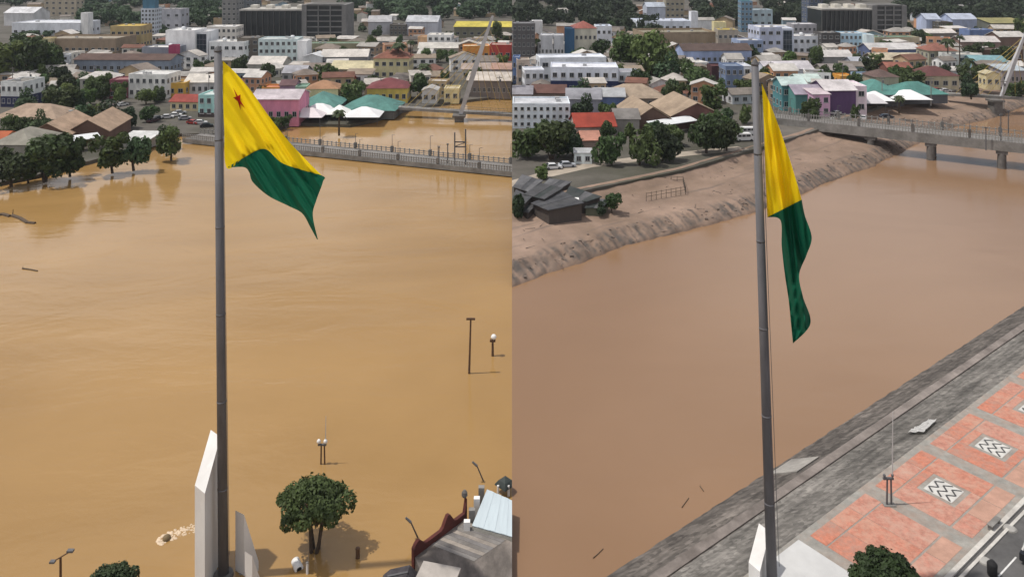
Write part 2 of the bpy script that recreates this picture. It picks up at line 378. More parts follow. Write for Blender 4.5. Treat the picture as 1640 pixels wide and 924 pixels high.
def roof_mesh(bm, w, dep, h, rt, rise, ov=.5, th=.18):
    x0, x1, y0, y1 = -w / 2 - ov, w / 2 + ov, -ov, dep + ov
    if rt == 'gable':
        ym = dep / 2
        for ya, za, yb, zb in ((y0, h, ym, h + rise), (ym, h + rise, y1, h)):
            hull8(bm, [(x0, ya, za), (x1, ya, za), (x1, yb, zb), (x0, yb, zb)], [(x0, ya, za + th), (x1, ya, za + th), (x1, yb, zb + th), (x0, yb, zb + th)])
    elif rt == 'gabley':
        for xa, za, xb, zb in ((x0, h, 0, h + rise), (0, h + rise, x1, h)):
            hull8(bm, [(xa, y0, za), (xb, y0, zb), (xb, y1, zb), (xa, y1, za)], [(xa, y0, za + th), (xb, y0, zb + th), (xb, y1, zb + th), (xa, y1, za + th)])
    elif rt == 'shed':
        hull8(bm, [(x0, y0, h), (x1, y0, h), (x1, y1, h + rise), (x0, y1, h + rise)], [(x0, y0, h + th), (x1, y0, h + th), (x1, y1, h + rise + th), (x0, y1, h + rise + th)])
    elif rt == 'hip':
        q = min(w, dep) / 2 * .95; xr = max(.05, w / 2 - q); ym = dep / 2
        yr = max(.05, dep / 2 - q)
        b = [bm.verts.new(p) for p in ((x0, y0, h), (x1, y0, h), (x1, y1, h), (x0, y1, h))]
        t = [bm.verts.new(p) for p in ((-xr, ym - (yr if w < dep else .05), h + rise), (xr, ym - (yr if w < dep else .05), h + rise), (xr, ym + (yr if w < dep else .05), h + rise), (-xr, ym + (yr if w < dep else .05), h + rise))]
        bm.faces.new(b[::-1]); bm.faces.new(t)
        for i in range(4): bm.faces.new((b[i], b[(i + 1) % 4], t[(i + 1) % 4], t[i]))
def bld(name, label, x0, x1, yb, yt, dep, wall, roof, rt='flat', win=None, rise=None, yaw=None, z=None, cat='building', band=None, group=None, base_h=None, side_win=True, parapet=.6, tank=None, door=False, glass=None):
    """box building: front spans photo columns x0..x1, foot on row yb, eaves on row yt, dep metres deep"""
    z = (ZL if SIDE[0] == 'L' else ZR) if z is None else z
    yaw = random.uniform(-6, 6) if yaw is None else yaw
    a, b = P(x0, yb, z), P(x1, yb, z); w = b.x - a.x; h = (yb - yt) * a.y / F
    root = empty(name, ((a.x + b.x) / 2, a.y, z), math.radians(yaw)); tag(root, label, cat, group)
    FOOT.append((root.location.x, a.y, w, dep, SIDE[0], label))
    wm = wallm(wall); bm = bmesh.new()
    rise = rise if rise is not None else {'gable': dep * .22, 'gabley': w * .2, 'hip': min(w, dep) * .25, 'shed': dep * .12}.get(rt, 0)
    if rt == 'flat':
        box(bm, -w / 2, w / 2, 0, dep, -.6, h - parapet); obj('wall', bm, wm, root)
        bm = bmesh.new()
        box(bm, -w / 2, w / 2, 0, .25, h - parapet, h); box(bm, -w / 2, w / 2, dep - .25, dep, h - parapet, h)
        box(bm, -w / 2, -w / 2 + .25, .25, dep - .25, h - parapet, h); box(bm, w / 2 - .25, w / 2, .25, dep - .25, h - parapet, h)
        obj('parapet', bm, wm, root)
        bm = bmesh.new(); box(bm, -w / 2 + .25, w / 2 - .25, .25, dep - .25, h - parapet, h - parapet + .12); r = obj('roof', bm, flatm(roof), root)
    else:
        if rt == 'gable': prof = [(0, -.6), (dep, -.6), (dep, h), (dep / 2, h + rise), (0, h)]; hull8(bm, [(-w / 2, y, q) for y, q in prof], [(w / 2, y, q) for y, q in prof])
        elif rt == 'gabley': prof = [(-w / 2, -.6), (w / 2, -.6), (w / 2, h), (0, h + rise), (-w / 2, h)]; hull8(bm, [(x, 0, q) for x, q in prof], [(x, dep, q) for x, q in prof])
        elif rt == 'shed': prof = [(0, -.6), (dep, -.6), (dep, h + rise), (0, h)]; hull8(bm, [(-w / 2, y, q) for y, q in prof], [(w / 2, y, q) for y, q in prof])
        else: box(bm, -w / 2, w / 2, 0, dep, -.6, h)
        obj('wall', bm, wm, root)
        bm = bmesh.new(); roof_mesh(bm, w, dep, h + .02, rt, rise, min(.5, w * .06)); r = obj('roof', bm, roofm(roof, 'Y' if rt == 'gabley' else 'X'), root)
    if band:      # lower storey in another colour, its own slab of cladding
        bcol, frac = band; bm = bmesh.new(); box(bm, -w / 2 - .06, w / 2 + .06, -.06, dep + .06, -.55, h * frac); obj('lower_cladding', bm, wallm(bcol), root)
    if win:
        nc, nr = win; top = h - (parapet if rt == 'flat' else .2); fh = top / nr
        ww, wh = min(2.4, w / nc * .55), min(1.8, fh * .5)
        me = window_mesh(ww, wh, glass or GLASS)
        for r_ in range(nr):
            zz = r_ * fh + fh * .32
            for c in range(nc): obj_me('window', me, root, (-w / 2 + (c + .5) * w / nc, 0, zz))
        if side_win:
            ns = max(1, int(dep / max(2.5, w / nc))); sx = w / 2 if SIDE[0] == 'L' else -w / 2
            for r_ in range(nr):
                for c in range(ns): obj_me('window', me, root, (sx, (c + .5) * dep / ns, r_ * fh + fh * .32), math.radians(90 if sx > 0 else -90))
    if door:
        obj('door', B(-.6 + w * .2, .6 + w * .2, -.07, .05, 0, 2.2), mat('door_paint', (.08, .06, .05), .7), root)
    if tank:
        bm = bmesh.new(); lathe(bm, [(.9, 0), (1.05, .3), (1.05, 1.3), (.7, 1.55), (.3, 1.62)], 12, (w * tank, dep * .5, h + (0 if rt == 'flat' else rise * .6) - .3))
        obj('water_tank', bm, mat('tank_plastic', (.62, .64, .66), .5), r, True)
    if rt == 'flat' and w > 8:
        for i in range(2):
            bx, by = random.uniform(-.35, .3) * w, random.uniform(.3, .8) * dep
            obj('roof_unit', B(bx, bx + 1.4, by - .5, by + .5, h - parapet + .1, h - parapet + 1.0), mat('roof_unit_metal', (.4, .4, .4), .6), r)
    return root, w, h, dep

# ------------------------------------------------------------------ office block with fins (stands in both halves)
def office(label, x0, xm, x1, yb, yt0, yt1, dep):
    z = ZL if SIDE[0] == 'L' else ZR
    a, m_, b = P(x0, yb, z), P(xm, yb, z), P(x1, yb, z); d = a.y; h0 = (yb - yt0) * d / F; h1 = (yb - yt1) * d / F
    root = empty('office_block', (m_.x, d, z)); tag(root, label, 'building'); FOOT.append((m_.x, d, b.x - a.x, dep, SIDE[0], label))
    wl_, wr = a.x - m_.x, b.x - m_.x
    dk = mat('office_dark_glass', (.022, .026, .028), .25, .3, .3, spec=.5); fin = mat('office_fin', (.075, .077, .074), .85, .2, .5)
    frm = mat('office_concrete', (.20, .195, .19), .9, .15, .4, dirt=(.1, .1, .1), dirt_amt=.6)
    bm = bmesh.new(); box(bm, wl_, -.8, 0, dep, -.5, h0); obj('left_wing', bm, dk, root)
    n = 11
    for i in range(n + 1):
        x = wl_ + (-.8 - wl_) * i / n; bm = bmesh.new(); box(bm, x - .22, x + .22, -.9, .05, -.5, h0 - .4); obj('fin', bm, fin, root)
    bm = bmesh.new(); box(bm, wl_ - .4, -.8, -1, dep, h0, h0 + 1.0); obj('roof', bm, flatm((175, 172, 165)), root)
    bm = bmesh.new(); box(bm, -.8, 2.2, -1.2, dep, -.5, h1); obj('stair_tower', bm, frm, root)
    bm = bmesh.new(); box(bm, 2.2, wr - .1, 0, dep - .1, -.5, h1 - 1); rw = obj('right_wing', bm, dk, root)
    nf = 7
    for i in range(nf + 1):
        zz = h1 * (i / nf); bm = bmesh.new(); box(bm, 2.2, wr - 2.4, -.9, 0.02, zz - .35, zz + .35) ; obj('floor_band', bm, frm, root)
    for i in range(3):
        x = 2.2 + (wr - 4.6) * (i + .97) / 3; bm = bmesh.new(); box(bm, x - .3, x + .3, -1.0, .02, -.5, h1 - .4); obj('column', bm, frm, root)
    bm = bmesh.new(); box(bm, wr - 2.4, wr, -1.1, dep, -.5, h1); obj('end_wall', bm, frm, root)
    bm = bmesh.new(); box(bm, 2.2, wr - 2.4, -.6, dep, h1 - 1, h1 + .1); obj('roof', bm, flatm((100, 98, 95)), root)
    for i in range(4):
        x = wl_ + (-wl_) * (i + .4) / 4; obj('roof_unit', B(x, x + 4, dep * .3, dep * .6, h0 + 1, h0 + 3.2), wallm((190, 186, 176)), root)

SIDE[0] = 'L'
office('dark office block with vertical fins beside a banded wing, left half', 385, 486, 555, 70, 18, 8, 24)
L = [
 # name, label, x0,x1,yb,yt,dep, wall, roof, rt, kwargs
 ('slab_tower', 'beige slab tower among trees at the top left corner', 70, 122, 26, -8, 14, (160, 150, 132), (140, 135, 125), 'flat', dict(win=(5, 4))),
 ('white_complex', 'long white building with dark blue window band, top left', 18, 129, 60, 37, 26, (200, 203, 208), (205, 208, 212), 'flat', dict(band=None, win=(9, 1))),
 ('stair_slab', 'tall white slab at the right end of the long white building', 129, 141, 60, 21, 6, (215, 215, 212), (200, 200, 198), 'flat', {}),
 ('white_hall', 'white low-roofed hall behind the long white building', 5, 55, 42, 22, 20, (190, 190, 190), (215, 215, 217), 'gable', {}),
 ('warehouse', 'long tan warehouse with pale roof edge above the blue grey building', 60, 186, 90, 62, 24, (138, 122, 104), (150, 142, 128), 'flat', dict(win=(12, 1), parapet=1.2)),
 ('yellow_house', 'small pale yellow block in front of the tan warehouse', 63, 80, 92, 62, 8, (196, 182, 140), (170, 160, 140), 'flat', dict(win=(3, 2))),
 ('yellow_building', 'yellow topped building with columns right of the tan warehouse', 177, 225, 80, 42, 16, (168, 150, 110), (195, 170, 90), 'flat', dict(win=(5, 2))),
 ('long_building', 'long blue grey building with one row of small windows, left half', 117, 274, 119, 97, 14, (128, 138, 152), (98, 78, 70), 'gable', dict(win=(14, 1), rise=2.2)),
 ('low_block', 'grey block with white roof behind the blue grey building', 226, 281, 108, 76, 12, (128, 132, 142), (205, 203, 200), 'flat', dict(tank=.2)),
 ('magenta_annex', 'narrow magenta block against the big white building', 270, 282, 110, 73, 5, (150, 62, 92), (130, 60, 85), 'flat', {}),
 ('striped_tower', 'white striped tower with blue crown at the top', 226, 248, 55, 14, 12, (190, 196, 204), (150, 160, 170), 'flat', dict(win=(4, 6))),
 ('tower_wing', 'pale windowed wing right of the striped white tower', 249, 290, 48, 15, 14, (165, 166, 172), (150, 145, 140), 'flat', dict(win=(3, 2))),
 ('white_block', 'big plain white building with rooftop box, left half', 265, 312, 102, 49, 16, (228, 230, 232), (215, 215, 213), 'flat', dict(tank=-.1)),
 ('glass_block', 'white framed block with a dark glass front, left half', 312, 333, 101, 51, 16, (205, 207, 210), (190, 190, 190), 'flat', {}),
 ('apartment_house', 'white windowed house behind the dark glass front', 331, 378, 78, 43, 14, (205, 200, 192), (215, 214, 212), 'flat', dict(win=(6, 3))),
 ('white_house', 'white two storey house with dome tank beside the flagpole top', 334, 392, 102, 67, 12, (212, 216, 215), (205, 203, 198), 'flat', dict(win=(5, 2), tank=-.2)),
 ('grey_tower', 'tall grey tower behind the dark office block, left half', 355, 379, 60, -6, 12, (120, 120, 118), (120, 120, 118), 'flat', dict(win=(3, 8))),
 ('grey_tower', 'grey tower rising over the left wing of the fin office, left half', 384, 410, 52, -12, 12, (92, 98, 102), (100, 100, 100), 'flat', dict(win=(3, 8))),
 ('grey_house', 'dark grey rendered building below the dark office block, left half', 380, 414, 100, 61, 12, (100, 94, 86), (120, 115, 108), 'flat', dict(win=(3, 3))),
 ('apartment_house', 'pale aqua apartment house with three window rows, left half', 414, 476, 101, 63, 14, (192, 206, 206), (180, 186, 184), 'flat', dict(win=(7, 3), tank=.3)),
 ('white_gable_wall', 'narrow white end block right of the aqua apartments, left half', 476, 491, 104, 66, 10, (222, 226, 224), (210, 210, 208), 'flat', {}),
 ('long_house', 'long olive tan row building below the banded office wing', 492, 586, 90, 70, 12, (140, 136, 112), (112, 130, 112), 'flat', dict(win=(12, 1))),
 ('white_shed', 'white gabled shed right of the white end block', 485, 515, 109, 92, 12, (212, 220, 226), (216, 218, 220), 'gabley', dict(rise=1.6)),
 ('long_shed', 'long shed with white roof and shaded shopfronts, left half', 515, 588, 108, 92, 14, (130, 130, 132), (216, 210, 202), 'gable', dict(win=(9, 1))),
 ('long_shed', 'long pale yellow roofed shed above the red roofed houses', 528, 622, 124, 112, 14, (150, 135, 112), (208, 198, 164), 'gable', dict(win=(8, 1))),
 ('white_shed', 'white roofed shed below the dark grey building', 396, 452, 118, 104, 14, (170, 168, 160), (214, 208, 200), 'gable', {}),
 ('grey_shed', 'grey roofed shed below the aqua apartments, left half', 452, 488, 131, 118, 12, (150, 150, 152), (172, 172, 178), 'gable', dict(win=(3, 1))),
 ('yellow_house', 'small yellow walled house below the long white shed', 481, 506, 135, 121, 8, (186, 172, 96), (186, 174, 120), 'flat', dict(win=(3, 1))),
 ('red_roof_house', 'small house with orange tile roof beside a dark tree, left half', 519, 560, 142, 131, 10, (160, 80, 60), (172, 92, 66), 'gable', dict(win=(3, 1))),
 ('orange_house', 'orange house behind the flag edge, left half', 419, 448, 160, 140, 8, (196, 136, 72), (186, 120, 88), 'flat', dict(win=(3, 1))),
 ('mauve_house', 'mauve house between the orange and the green house', 448, 473, 160, 138, 8, (150, 122, 142), (110, 84, 86), 'gable', dict(win=(2, 1))),
 ('green_house', 'narrow green house behind the pink hall', 473, 491, 162, 139, 8, (136, 164, 144), (120, 150, 135), 'flat', dict(win=(2, 1))),
 ('cream_house', 'cream corner house with tall windows behind teal roofs, left half', 491, 541, 172, 143, 10, (206, 186, 146), (170, 130, 100), 'hip', dict(win=(5, 1))),
 ('far_hall', 'grey white warehouse at far right of the left half', 590, 626, 56, 36, 18, (172, 172, 176), (182, 182, 184), 'gable', {}),
 ('dark_box_house', 'dark grey box building between two pale warehouses, left half', 624, 650, 58, 40, 12, (92, 88, 82), (110, 105, 100), 'flat', dict(win=(4, 2))),
 ('far_hall', 'pale grey warehouse beside the dark box building, left half', 650, 701, 57, 36, 18, (186, 188, 196), (192, 194, 198), 'gable', {}),
 ('yellow_hall', 'long hall with bright yellow roof fascia, left half', 727, 819, 62, 44, 16, (110, 108, 92), (206, 190, 84), 'shed', dict(rise=2.5, win=(8, 1))),
 ('white_villa', 'white villa with dark arched windows, left half', 684, 723, 80, 56, 12, (222, 220, 212), (205, 200, 190), 'flat', dict(win=(4, 2))),
 ('orange_house', 'pale orange house left of the white villa', 669, 687, 78, 59, 10, (196, 160, 124), (180, 150, 120), 'flat', dict(win=(3, 1))),
 ('white_shed', 'low white roofed shop below the white villa', 670, 742, 88, 78, 12, (180, 176, 168), (206, 202, 194), 'gable', {}),
 ('villa', 'cream villa with brown red hipped roof behind two palms, left half', 598, 655, 128, 94, 14, (190, 182, 142), (138, 92, 76), 'hip', dict(win=(5, 2))),
 ('colonial_house', 'yellow riverside house with dark red hipped roof, left half', 588, 652, 166, 142, 14, (200, 176, 92), (122, 68, 70), 'hip', dict(win=(6, 1), rise=3)),
 ('orange_shop', 'orange walled shop row behind the leaning pylon, left half', 742, 784, 98, 74, 10, (206, 136, 66), (196, 178, 150), 'flat', dict(win=(4, 1))),
 ('red_shop', 'red fronted shop at the right edge of the left half', 784, 819, 98, 72, 10, (170, 64, 58), (170, 150, 140), 'flat', dict(win=(3, 1))),
 ('small_house', 'small white gabled house by the flooded promenade', 676, 700, 166, 146, 8, (196, 196, 194), (190, 188, 184), 'gabley', dict(win=(2, 1))),
 ('cream_house', 'cream arched house by the promenade, left of pylon foot', 711, 735, 164, 142, 8, (210, 198, 154), (190, 178, 150), 'flat', dict(win=(2, 1))),
 ('shop_row', 'grey shop row with white awning roof right of pylon foot', 748, 819, 156, 130, 10, (120, 112, 108), (204, 194, 182), 'shed', dict(win=(9, 1), rise=2)),
 ('pale_house', 'pale house with tiled roof above the shop row, left half', 740, 785, 128, 112, 10, (196, 190, 176), (176, 160, 150), 'gable', dict(win=(4, 1))),
 ('pale_house', 'pinkish house at right edge above the shop row, left half', 787, 819, 130, 112, 10, (180, 168, 164), (180, 146, 130), 'gable', dict(win=(3, 1))),
 ('navy_house', 'white house with navy ground floor at left edge', 0, 38, 172, 131, 12, (206, 208, 206), (120, 118, 112), 'flat', dict(win=(4, 2), band=((44, 48, 76), .42))),
 ('white_house', 'white two storey house with four windows, left half centre', 204, 268, 158, 119, 11, (210, 210, 206), (204, 203, 200), 'flat', dict(win=(6, 2))),
 ('ochre_house', 'ochre yellow house right of the white two storey house', 268, 296, 156, 133, 9, (196, 156, 74), (180, 150, 90), 'flat', dict(win=(2, 1))),
 ('white_shop', 'white roofed shop left of the flagpole top, left half', 296, 344, 152, 133, 12, (196, 196, 196), (216, 210, 200), 'gable', dict(win=(5, 1))),
 ('red_roof_house', 'cream house with red tile roof beside the aqua house', 272, 318, 178, 164, 9, (206, 188, 150), (158, 76, 66), 'gable', dict(win=(4, 1))),
 ('aqua_house', 'aqua three storey house half hidden by the left flagpole', 317, 364, 188, 152, 10, (160, 202, 196), (190, 200, 196), 'flat', dict(win=(4, 2), band=((70, 62, 60), .2))),
 ('magenta_shop', 'dark red shop left of the white two storey house', 176, 204, 158, 128, 9, (130, 74, 84), (150, 110, 110), 'flat', dict(win=(3, 2))),
 ('pink_hall', 'pink hall with lilac roof behind the yellow flag', 402, 478, 200, 160, 14, (196, 128, 152), (206, 196, 200), 'gable', dict(win=(6, 1), rise=2.2)),
 ('teal_market', 'teal roofed market hall beside the pink hall, left half', 476, 540, 186, 172, 16, (90, 92, 92), (98, 146, 138), 'hip', dict(rise=4)),
 ('teal_market', 'teal roofed market hall nearest the footbridge, left half', 543, 632, 188, 177, 16, (90, 92, 92), (92, 140, 132), 'hip', dict(rise=4)),
 ('big_roof_house', 'house with broad tan roof below the navy house', -15, 92, 206, 190, 14, (170, 164, 152), (172, 150, 130), 'hip', dict(win=(7, 1), rise=3.6)),
 ('market_hall', 'left half of the twin gabled tan market hall, left half', 42, 110, 240, 218, 20, (110, 84, 70), (182, 156, 132), 'gabley', dict(rise=3.6, yaw=8)),
 ('market_hall', 'right half of the twin gabled tan market hall, left half', 110, 172, 234, 212, 20, (104, 80, 68), (182, 156, 132), 'gabley', dict(rise=3.6, yaw=8)),
 ('grey_roof_house', 'low grey roofed house at left edge above riverside trees', -15, 48, 262, 232, 14, (140, 136, 126), (150, 146, 134), 'hip', dict(rise=3.0)),
 ('small_house', 'small orange roofed hut at the left edge', -20, 6, 252, 224, 7, (170, 150, 130), (176, 96, 62), 'gable', {}),
 ('dark_wall_house', 'dark walled yard building behind the twin gabled market, left half', 94, 138, 200, 181, 8, (86, 78, 74), (96, 90, 86), 'flat', {}),
 ('white_shop', 'white roofed kiosk row between market and lone tree', 190, 236, 236, 226, 8, (150, 146, 140), (222, 222, 220), 'shed', {}),
]
for nm, lb, x0, x1, yb, yt, dep, wa, ro, rt, kw in L: bld(nm, lb, x0, x1, yb, yt, dep, wa, ro, rt, **kw)
SIDE[0] = 'R'
office('dark office block with vertical fins beside a banded wing, right half', 1316, 1398, 1451, 64, 17, 9, 24)
R = [
 ('grey_house', 'dark grey windowed block at the seam, right half', 821, 857, 92, 38, 14, (88, 86, 86), (120, 120, 122), 'flat', dict(win=(5, 4))),
 ('white_box_house', 'small white block behind the dark grey block', 853, 869, 70, 34, 8, (205, 205, 205), (205, 205, 205), 'flat', {}),
 ('slab_block', 'left one of two ribbed grey slabs', 866, 885, 98, 57, 10, (178, 180, 184), (190, 190, 192), 'flat', dict(win=(3, 1))),
 ('slab_block', 'right one of two ribbed grey slabs, beside blue slab', 887, 903, 98, 57, 10, (182, 184, 188), (190, 190, 192), 'flat', dict(win=(3, 1))),
 ('blue_slab', 'tall deep blue slab right of the ribbed grey slabs', 904, 920, 98, 46, 10, (44, 78, 108), (60, 88, 112), 'flat', {}),
 ('column_house', 'cream building with tall columns and windows beside blue slab', 920, 956, 96, 46, 14, (196, 192, 176), (150, 90, 80), 'hip', dict(win=(5, 2), rise=3)),
 ('white_house', 'white building right of the cream columned one', 955, 980, 76, 42, 12, (204, 208, 216), (190, 200, 215), 'flat', dict(win=(3, 2))),
 ('white_block', 'white upper block behind the navy based building', 864, 972, 132, 92, 12, (206, 210, 216), (210, 214, 222), 'flat', dict(win=(6, 2))),
 ('navy_building', 'white building with navy lower floors, right half', 882, 990, 152, 108, 14, (200, 205, 214), (216, 218, 224), 'flat', dict(win=(8, 2), band=((38, 48, 82), .5))),
 ('navy_wing', 'white and navy wing with white end pier, right half', 990, 1024, 150, 116, 10, (206, 210, 216), (150, 150, 156), 'flat', dict(win=(3, 2), band=((38, 48, 82), .52))),
 ('blue_house', 'blue house at the seam below the dark grey block', 821, 832, 135, 92, 8, (92, 116, 158), (120, 130, 150), 'flat', dict(win=(2, 2))),
 ('beige_house', 'beige house between blue house and white house at seam', 828, 848, 138, 96, 8, (176, 162, 150), (160, 150, 140), 'flat', dict(win=(2, 2))),
 ('white_house', 'small white cube house left of the navy based building', 840, 872, 148, 112, 9, (198, 202, 208), (196, 198, 204), 'flat', dict(win=(3, 2))),
 ('hotel', 'white two storey hotel with rows of window bays, right half', 821, 913, 206, 166, 12, (200, 208, 214), (186, 188, 192), 'flat', dict(win=(9, 3))),
 ('grey_roof_house', 'grey roofed house above the white hotel at the seam', 821, 852, 172, 152, 10, (150, 140, 135), (150, 148, 154), 'gable', {}),
 ('brown_roof_house', 'brown roofed house above the white hotel', 853, 906, 168, 150, 10, (130, 112, 100), (110, 80, 72), 'gable', {}),
 ('grey_roof_house', 'grey gabled house right of the white hotel', 908, 962, 182, 160, 12, (140, 140, 150), (150, 150, 156), 'gable', {}),
 ('blue_wall_house', 'blue walled house with white roof edge beside tan roofs', 952, 1000, 180, 156, 10, (98, 116, 156), (176, 178, 180), 'gable', {}),
 ('tan_roof_house', 'large house with tan hipped roof right of blue walled house', 972, 1066, 176, 158, 14, (130, 118, 106), (172, 154, 134), 'hip', dict(rise=3.8, win=(6, 1))),
 ('red_tile_house', 'house with bright red tile roof above the riverside trees', 922, 986, 222, 204, 10, (176, 160, 150), (160, 68, 52), 'gable', dict(win=(6, 1), rise=3)),
 ('pink_roof_house', 'small house with pale pink roof below the red tile roof', 932, 962, 240, 226, 8, (150, 130, 120), (196, 142, 122), 'gable', {}),
 ('grey_roof_house', 'grey roofed house right of the red tile roof', 985, 1024, 216, 192, 10, (140, 136, 130), (132, 128, 124), 'gable', {}),
 ('white_complex', 'long white building with dark blue band, right half', 1020, 1107, 52, 34, 24, (198, 204, 214), (190, 196, 208), 'flat', dict(win=(8, 1))),
 ('stair_slab', 'white slab at right end of long white building, right half', 1107, 1118, 52, 19, 6, (206, 208, 212), (200, 200, 200), 'flat', {}),
 ('white_hall', 'pale blue grey roofed hall behind long white building, right half', 1036, 1076, 30, 12, 16, (170, 176, 188), (180, 188, 200), 'gable', {}),
 ('slab_tower', 'beige tower at top behind white buildings, right half', 1066, 1096, 30, -8, 12, (146, 138, 120), (140, 135, 125), 'flat', dict(win=(4, 4))),
 ('warehouse', 'long tan warehouse above the pale blue long building, right half', 1030, 1150, 84, 52, 24, (140, 124, 104), (136, 130, 112), 'flat', dict(win=(12, 1), parapet=1.2)),
 ('yellow_house', 'pale yellow block on the end of the tan warehouse, right half', 1144, 1163, 74, 36, 8, (204, 194, 150), (190, 180, 150), 'flat', {}),
 ('column_house', 'building with pale columns right of tan warehouse, right half', 1150, 1182, 86, 48, 12, (150, 142, 130), (190, 170, 80), 'flat', dict(win=(4, 2))),
 ('long_building', 'long pale blue building with brown roof, right half', 1094, 1205, 106, 82, 14, (146, 160, 192), (92, 76, 70), 'gable', dict(win=(12, 1), rise=2.6)),
 ('blue_block', 'pale blue block at right end of the long blue building', 1185, 1223, 96, 65, 12, (136, 150, 176), (196, 194, 192), 'flat', dict(win=(3, 2))),
 ('teal_tower', 'teal crowned tower with blue shaft, right half', 1187, 1205, 52, 2, 12, (98, 128, 150), (90, 150, 146), 'flat', dict(win=(3, 6))),
 ('tower_wing', 'white wing right of the teal crowned tower', 1205, 1238, 44, 16, 12, (168, 184, 190), (170, 180, 184), 'flat', dict(win=(3, 2))),
 ('white_block', 'big lilac white building, right half', 1216, 1253, 92, 44, 16, (176, 182, 200), (206, 204, 200), 'flat', dict(win=(3, 3))),
 ('glass_block', 'white framed block with dark blue glass front, right half', 1252, 1271, 90, 46, 16, (194, 200, 212), (190, 192, 196), 'flat', {}),
 ('apartment_house', 'grey windowed house behind dark blue glass front', 1271, 1308, 68, 39, 12, (150, 148, 152), (212, 212, 214), 'flat', dict(win=(5, 2))),
 ('white_house', 'white house with two roof tanks, right half', 1270, 1318, 88, 58, 12, (202, 206, 212), (206, 204, 200), 'flat', dict(win=(5, 2), tank=-.1)),
 ('grey_tower', 'blue grey tower behind the fin office, right half', 1296, 1318, 52, -10, 12, (76, 86, 104), (90, 96, 104), 'flat', dict(win=(3, 8))),
 ('grey_house', 'dark house below the fin office, right half', 1316, 1346, 90, 53, 12, (70, 68, 68), (130, 126, 120), 'flat', dict(win=(3, 3))),
 ('apartment_house', 'aqua blue apartment house with three window rows, right half', 1346, 1388, 88, 54, 12, (164, 190, 206), (170, 176, 178), 'flat', dict(win=(6, 3))),
 ('white_gable_wall', 'white end block right of the aqua blue apartments', 1388, 1400, 90, 56, 10, (200, 212, 220), (200, 205, 208), 'flat', {}),
 ('long_house', 'long pale row house with green roof edge, right half', 1400, 1474, 80, 60, 12, (168, 158, 134), (96, 122, 104), 'flat', dict(win=(10, 1))),
 ('long_shed', 'long shed with white roof over blue shopfronts, right half', 1392, 1474, 96, 80, 12, (92, 104, 138), (204, 202, 200), 'gable', dict(win=(8, 1))),
 ('long_shed', 'long cream roofed shed below the white roofed shed, right half', 1400, 1490, 108, 97, 12, (120, 110, 100), (196, 184, 160), 'gable', {}),
 ('white_shed', 'white roofed shed below aqua blue apartments, right half', 1316, 1366, 104, 92, 12, (150, 148, 146), (206, 202, 198), 'gable', {}),
 ('white_shed', 'grey white shed right of the white roofed shed, right half', 1366, 1398, 114, 102, 10, (150, 152, 160), (176, 180, 188), 'gable', {}),
 ('white_shop', 'white roofed row house right of the right pole top', 1226, 1304, 132, 112, 12, (192, 198, 208), (204, 200, 204), 'gable', dict(win=(6, 1))),
 ('yellow_house', 'yellow house beside the right flagpole top', 1216, 1240, 146, 122, 9, (192, 164, 92), (196, 180, 120), 'flat', dict(win=(2, 1))),
 ('blue_house', 'blue grey house left of the right flagpole', 1162, 1191, 142, 106, 10, (112, 128, 156), (120, 132, 150), 'flat', dict(win=(3, 2))),
 ('white_house', 'narrow white house against the right flagpole', 1190, 1204, 138, 106, 10, (196, 200, 206), (190, 192, 198), 'flat', dict(win=(1, 2))),
 ('maroon_house', 'dark maroon house left of the blue grey house', 1140, 1163, 136, 106, 8, (72, 46, 50), (96, 60, 60), 'flat', {}),
 ('grey_row', 'grey roofed row behind the orange house, right half', 1318, 1372, 128, 114, 10, (130, 128, 112), (150, 142, 138), 'gable', dict(win=(5, 1))),
 ('orange_house', 'bright orange house front among grey roofs, right half', 1346, 1368, 140, 122, 8, (204, 146, 62), (180, 140, 80), 'flat', dict(win=(3, 1))),
 ('blue_house', 'pale blue house right of the orange house, right half', 1376, 1400, 142, 120, 8, (134, 156, 178), (150, 165, 175), 'flat', dict(win=(2, 1))),
 ('teal_house', 'teal house with white roof behind the yellow flag, right half', 1253, 1292, 178, 138, 10, (78, 128, 134), (196, 214, 210), 'gable', dict(win=(3, 2))),
 ('mint_house', 'mint white gabled house behind the pink hall, right half', 1280, 1318, 152, 132, 10, (170, 204, 196), (204, 220, 214), 'gable', dict(win=(3, 1))),
 ('lilac_house', 'teal fronted house with lilac roof, right half', 1274, 1324, 184, 152, 10, (82, 130, 126), (168, 158, 172), 'gable', dict(rise=2.4)),
 ('pink_house', 'narrow pink house between lilac roof and purple wall', 1302, 1330, 188, 152, 8, (206, 164, 190), (210, 196, 200), 'shed', dict(win=(2, 2))),
 ('purple_hall', 'purple fronted hall with white roof, right half', 1322, 1372, 184, 146, 12, (84, 62, 96), (212, 206, 206), 'gable', dict(rise=2.6)),
 ('white_pink_house', 'white and pink end house right of the purple hall', 1371, 1388, 182, 138, 12, (214, 200, 208), (214, 210, 208), 'flat', dict(win=(1, 2))),
 ('teal_market', 'teal roofed market hall behind white tents, right half', 1386, 1448, 168, 152, 16, (84, 86, 90), (90, 142, 134), 'hip', dict(rise=4)),
 ('teal_market', 'teal roofed market hall by the footbridge, right half', 1440, 1520, 164, 152, 14, (84, 86, 90), (84, 136, 128), 'hip', dict(rise=3.6)),
 ('cream_house', 'cream house with blue windows behind teal roofs, right half', 1402, 1440, 152, 124, 10, (160, 148, 130), (110, 90, 84), 'hip', dict(win=(5, 1))),
 ('red_roof_house', 'low orange roofed house beside dark tree, right half', 1422, 1460, 124, 110, 9, (120, 80, 70), (150, 96, 82), 'gable', {}),
 ('far_hall', 'pale blue warehouse left of the dark box, right half', 1484, 1506, 52, 32, 16, (170, 180, 204), (178, 186, 202), 'gable', {}),
